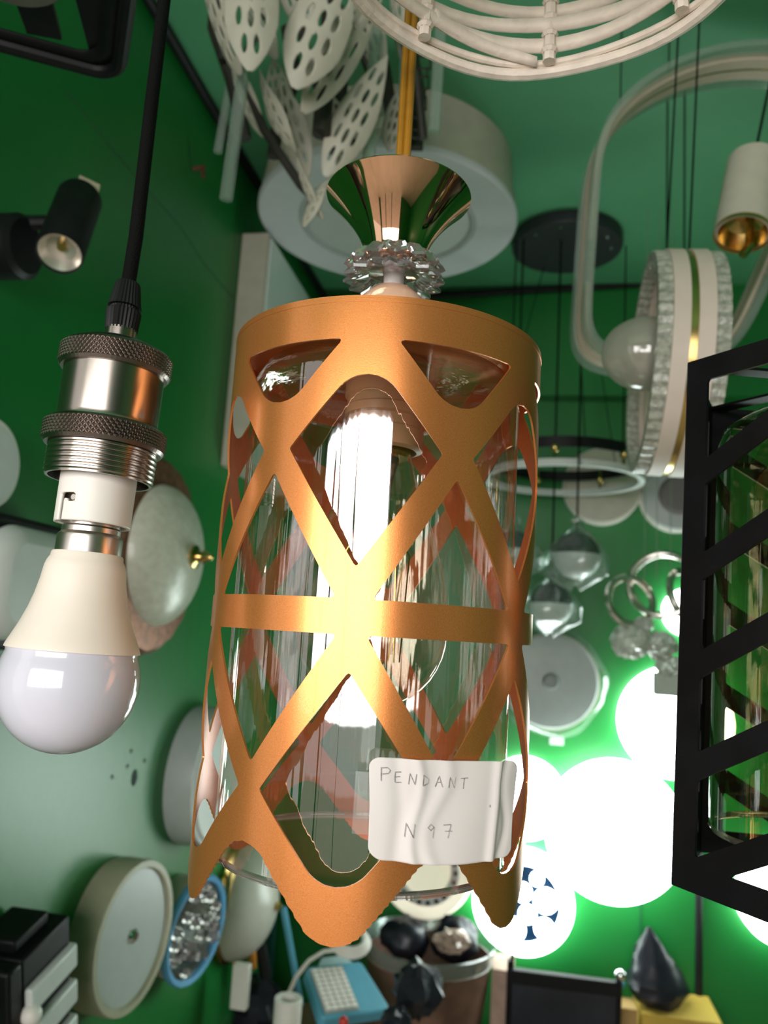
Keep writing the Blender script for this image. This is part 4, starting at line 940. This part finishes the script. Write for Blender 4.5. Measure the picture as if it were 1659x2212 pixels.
# thin nail with its wire on the left wall
q = hit(415, 365, 0, XL)
o = MB().tube([(XL + 0.002, q.y, q.z), (XL + 0.02, q.y + 0.002, q.z + 0.004), (XL + 0.022, q.y, q.z - 0.016)], 0.004, 8).build('wall_hook', mat('rusty_iron', (0.10, 0.025, 0.012), 0.7, var=0.3)); tag(o, 'small rusty hook on the dark left wall', 'hook')

# ------------------------------------------------------------------ clutter on the bench
BZ = 0.62
bench = thing('bench', 'wooden bench along the back wall under the clutter', 'bench', Matrix.Translation((0.15, 1.86, 0)))
MB().box((0, 0, BZ - 0.015), (1.45, 0.46, 0.03)).build('bench_top', WOOD, bench, bevel=0.003)
for sx in (-0.68, 0.68):
    for sy_ in (-0.21, 0.21): MB().box((sx, sy_, (BZ - 0.03) / 2), (0.05, 0.05, BZ - 0.03)).build('leg', WOOD, bench)
# brown bin with junk
q = P(925, 2080, 1.82); r = px(138, 1.82)
zt3 = P(925, 2035, 1.82).z
bn = thing('waste_bin', 'brown plastic bin with clear rim full of dark scrap under the pendant', 'bin', Matrix.Translation((q.x, q.y, BZ)))
hb = zt3 - BZ
MB().lathe([(0.0, 0.0), (r * 0.78, 0.0), (r * 0.98, hb - 0.03), (r * 1.0, hb - 0.028), (r * 0.97, hb - 0.028), (r * 0.76, 0.006), (0.0, 0.006)], 56).build('body', BROWN, bn)
MB().lathe([(r * 0.98, hb - 0.03), (r * 1.03, hb - 0.01), (r * 1.05, hb + 0.006), (r * 1.02, hb + 0.008), (r * 0.97, hb - 0.02)], 56, closed=True).build('clear_rim', FILM, bn)
rs = random.Random(5)
def lump(name, label, cat, c, rad, mt, sq=0.7, jit=0.25, seed=0, seg=16, group=None):
    rs = random.Random(seed); b = MB(); b.sphere((0, 0, 0), rad, seg, sq=sq)
    b.v = [tuple(Vector(v) * (1 + rs.uniform(-jit, jit))) for v in b.v]
    o = b.build(name, mt, None, sharp=0 if jit < .2 else 25); o.location = c; tag(o, label, cat, group); return o
lump('scrap_bag', 'crumpled dark plastic bag at the left of the bin', 'bag', (q.x - 0.058, q.y + 0.0, BZ + hb - 0.0), 0.056, DBLACK, 0.8, 0.18, 1)
lump('scrap_bag', 'crumpled dark plastic bag at the right rear of the bin', 'bag', (q.x + 0.055, q.y + 0.03, BZ + hb + 0.0), 0.054, DBLACK, 0.9, 0.18, 2)
lump('crystal_scrap', 'sparkling pinkish crystal scrap on top of the bin', 'scrap', tuple(P(975, 2032, 1.74)), 0.035, mat('pink_crystal', (0.62, 0.45, 0.38), 0.2, var=0.4, scale=90, col2=(0.2, 0.13, 0.1)), 0.6, 0.3, 3)
# white cable coil
c = P(757, 2035, 1.66); co = thing('cable_coil', 'coil of white cable lying above the blue lamp', 'cable', frame(c, (0.1, -0.55, 0.8)))
for k in range(3): MB().tube([(px(33 - 4 * k, 1.66) * math.cos(a) * 1.2, px(33 - 4 * k, 1.66) * math.sin(a), 0.006 * k) for a in [2 * PI * i / 36 for i in range(36)]], 0.0055, 8, closed=True).build('cable_turn', WHITE, co)
b = MB(); ip = co.matrix_world.inverted(); b.tube([ip @ P(*q2, 1.64) for q2 in ((735, 2050), (700, 2055), (668, 2075), (640, 2110), (622, 2150), (610, 2212), (605, 2260))], 0.0045, 8); b.build('cable_tail', WHITE, co)
# blue rechargeable lamp with a grid of white cells
fa, fb_, fc = P(652, 2095, 1.60), P(772, 2082, 1.66), P(668, 2200, 1.50)
ctr = P(742, 2140, 1.58)
xd = (fb_ - fa).normalized(); yd = (fa - fc); nn = xd.cross(yd).normalized()
if nn.dot(CAM - ctr) < 0: nn = -nn
bl = thing('blue_emergency_lamp', 'blue plastic rechargeable lamp with grid of white cells on the bench', 'lamp', frame(ctr, nn, xd))
wB, hB = px(150, 1.6), px(125, 1.6)
MB().prism(fillet([(-wB / 2, -hB / 2), (wB / 2 + 0.012, -hB / 2), (wB / 2 - 0.008, hB / 2), (-wB / 2 + 0.004, hB / 2)], [0.012] * 4), -0.022, 0.006).build('body', BLUEP, bl, bevel=0.004)
MB().box((-0.024, 0, 0.007), (0.075, hB * 0.86, 0.003)).build('cell_tray', mat('grey_tray', (0.30, 0.36, 0.36), 0.5), bl)
cell = None
for i in range(5):
    for j in range(9):
        if cell is None: cell = MB().box((0, 0, 0), (0.0115, 0.0078, 0.005)).build('light_cell', WHITE, bl); o = cell
        else: o = cell.copy(); COL.objects.link(o); o.parent = bl
        o.location = (-0.024 + (i - 2) * 0.0142, (j - 4) * 0.0105, 0.0105)
MB().prism(fillet([(-0.04, hB / 2 - 0.004), (0.05, hB / 2 - 0.004), (0.03, hB / 2 + 0.022), (-0.02, hB / 2 + 0.022)], [0.002, 0.002, 0.01, 0.01]), -0.018, 0.002).build('handle', mat('pale_blue_plastic', (0.35, 0.50, 0.50), 0.4), bl, bevel=0.003)
# white paper roll
q = P(619, 2215, 1.45)
rl = thing('paper_roll', 'white hollow roll standing at the bottom left of the blue lamp', 'roll', Matrix.Translation((q.x, q.y, q.z - 0.1)))
r = px(30, 1.45); zt4 = P(619, 2160, 1.45).z - (q.z - 0.1)
MB().lathe([(r, 0.0), (r, zt4), (r * 0.97, zt4 + 0.001), (r * 0.6, zt4), (r * 0.58, zt4 - 0.03), (r * 0.58, 0.0)], 40, closed=True).build('roll_body', WHITE, rl)
lump('red_cap', 'small red plastic cap at the bottom edge by the blue lamp', 'cap', tuple(P(742, 2208, 1.45)), 0.009, RED, 1.2, 0.05, 6)
# dark clutter behind the blue lamp
for k, (c, rp, sq, d, lab) in enumerate((((902, 2135), 56, 0.95, 1.50, 'crumpled black bag in front of the brown bin'), ((552, 2175), 58, 1.0, 1.80, 'dark bag in the shadow left of the paper roll'), ((856, 2205), 34, .8, 1.42, 'grey-black bag low in front of the bin'))):
    lump('dark_bag', lab, 'bag', tuple(P(*c, d)), px(rp, d), DBLACK, sq, 0.2, 20 + k)
# upright tools in the corner
def rod(name, label, cat, a, c, d, w, mt):
    q0, q1 = P(*a, d), P(*c, d); o = MB().tube([q1, q0], px(w, d) / 2, 10).build(name, mt); tag(o, label, cat)
rod('blue_rod', 'blue upright rod in the corner below the pendant tip', 'rod', (612, 1960), (650, 2170), 1.75, 14, BLUEP)
rod('black_hose', 'black bent hose leaning in the lower corner', 'hose', (555, 2010), (575, 2110), 1.72, 26, BLKPL)
rod('orange_rod', 'short orange rod beside the black hose', 'rod', (545, 2045), (546, 2090), 1.70, 16, mat('orange_plastic', (0.55, 0.2, 0.02), 0.5))
o = MB().box(P(520, 2130, 1.6), (0.035, 0.02, 0.085)).build('white_socket_box', WHITE, bevel=0.003); tag(o, 'small white box low on the wall beside the dark clutter', 'box')
rod('teal_pole', 'dark teal pole leaning in the corner beside the blue rod', 'pole', (585, 1975), (570, 2212), 1.97, 28, mat('dark_teal', (0.004, 0.06, 0.05), 0.5))
# black framed panel
q = P(1215, 2140, 1.72); wP = px(225, 1.72)
st = thing('framed_stand', 'black sheet in a metal framed stand under the flower disc lamp', 'stand', frame((q.x, q.y, BZ), (0, -0.2, 1), (1, 0.02, 0)))
hP = P(1215, 2085, 1.72).z - BZ
MB().box((0, 0, hP / 2), (wP, 0.008, hP)).build('sheet', mat('black_sheet', (0.022, 0.024, 0.034), 0.3, var=0.3, scale=8), st, bevel=0.002)
MB().box((0, -0.006, hP - 0.012), (wP * 1.02, 0.014, 0.03)).build('top_rail', BLKPL, st, bevel=0.002)
for s_ in (-1, 1): MB().tube([(s_ * wP / 2, 0, 0), (s_ * wP / 2, 0, hP + 0.018)], 0.007, 10).build('post', BLKPL, st)
MB().sphere((wP / 2 + 0.002, 0, hP + 0.014), 0.0115, 16).build('knob', CHROME, st)
MB().tube([(-wP / 2 + 0.004, 0, hP), (-wP / 2 + 0.004, 0, hP + 0.03)], 0.004, 8).build('pin', BLKPL, st)
# cartons
q = P(1085, 2165, 1.80); o = MB().box((q.x, q.y, (BZ + P(1085, 2082, 1.8).z) / 2), (0.05, 0.10, P(1085, 2082, 1.8).z - BZ)).build('carton', mat('pinkish_card', (0.38, 0.26, 0.20), 0.8, var=0.15), bevel=0.002); tag(o, 'narrow brown carton left of the black framed stand', 'box')
zc1 = P(1430, 2165, 1.80).z; q = P(1430, 2165, 1.80)
o = MB().box((q.x + 0.03, q.y, (BZ + zc1) / 2), (0.17, 0.14, zc1 - BZ)).build('carton', CARDY, bevel=0.002); tag(o, 'yellow brown carton under the black plastic bag', 'box')
q2 = P(1348, 2165, 1.76); o = MB().box((q2.x, q2.y, (BZ + q2.z) / 2), (0.05, 0.06, q2.z - BZ)).build('carton', CARD, bevel=0.002); tag(o, 'small kraft carton right of the black framed stand', 'box')
b = MB(); rows = []; rs = random.Random(9)
hB_ = P(1400, 2012, 1.8).z - zc1
for i in range(14):
    t = i / 13; rad = 0.068 * (min(1.0, 0.72 + 1.6 * t) if t < 0.25 else ((1 - t) / 0.75) ** 0.75); rad = max(rad, 0.005)
    rows.append([(rad * (1 + 0.10 * math.sin(3 * a + 5 * t) + rs.uniform(-.08, .08)) * math.cos(a) - 0.02 * t, rad * (1 + rs.uniform(-.08, .08)) * math.sin(a), hB_ * t) for a in [2 * PI * j / 20 for j in range(20)]])
b.grid(rows, wrap=True); n0 = len(b.v); b.f.append(tuple(range(20))[::-1]); b.f.append(tuple(range(n0 - 20, n0)))
o = b.build('black_bag', DBLACK, sharp=30); o.location = (q.x - 0.01, q.y, zc1); tag(o, 'black knotted plastic bag standing on the yellow carton', 'bag')
lump('blue_scrap', 'small blue plastic scrap between the stand and the black bag', 'scrap', tuple(P(1338, 2125, 1.8)), 0.014, BLUEP, 0.6, 0.2, 8)
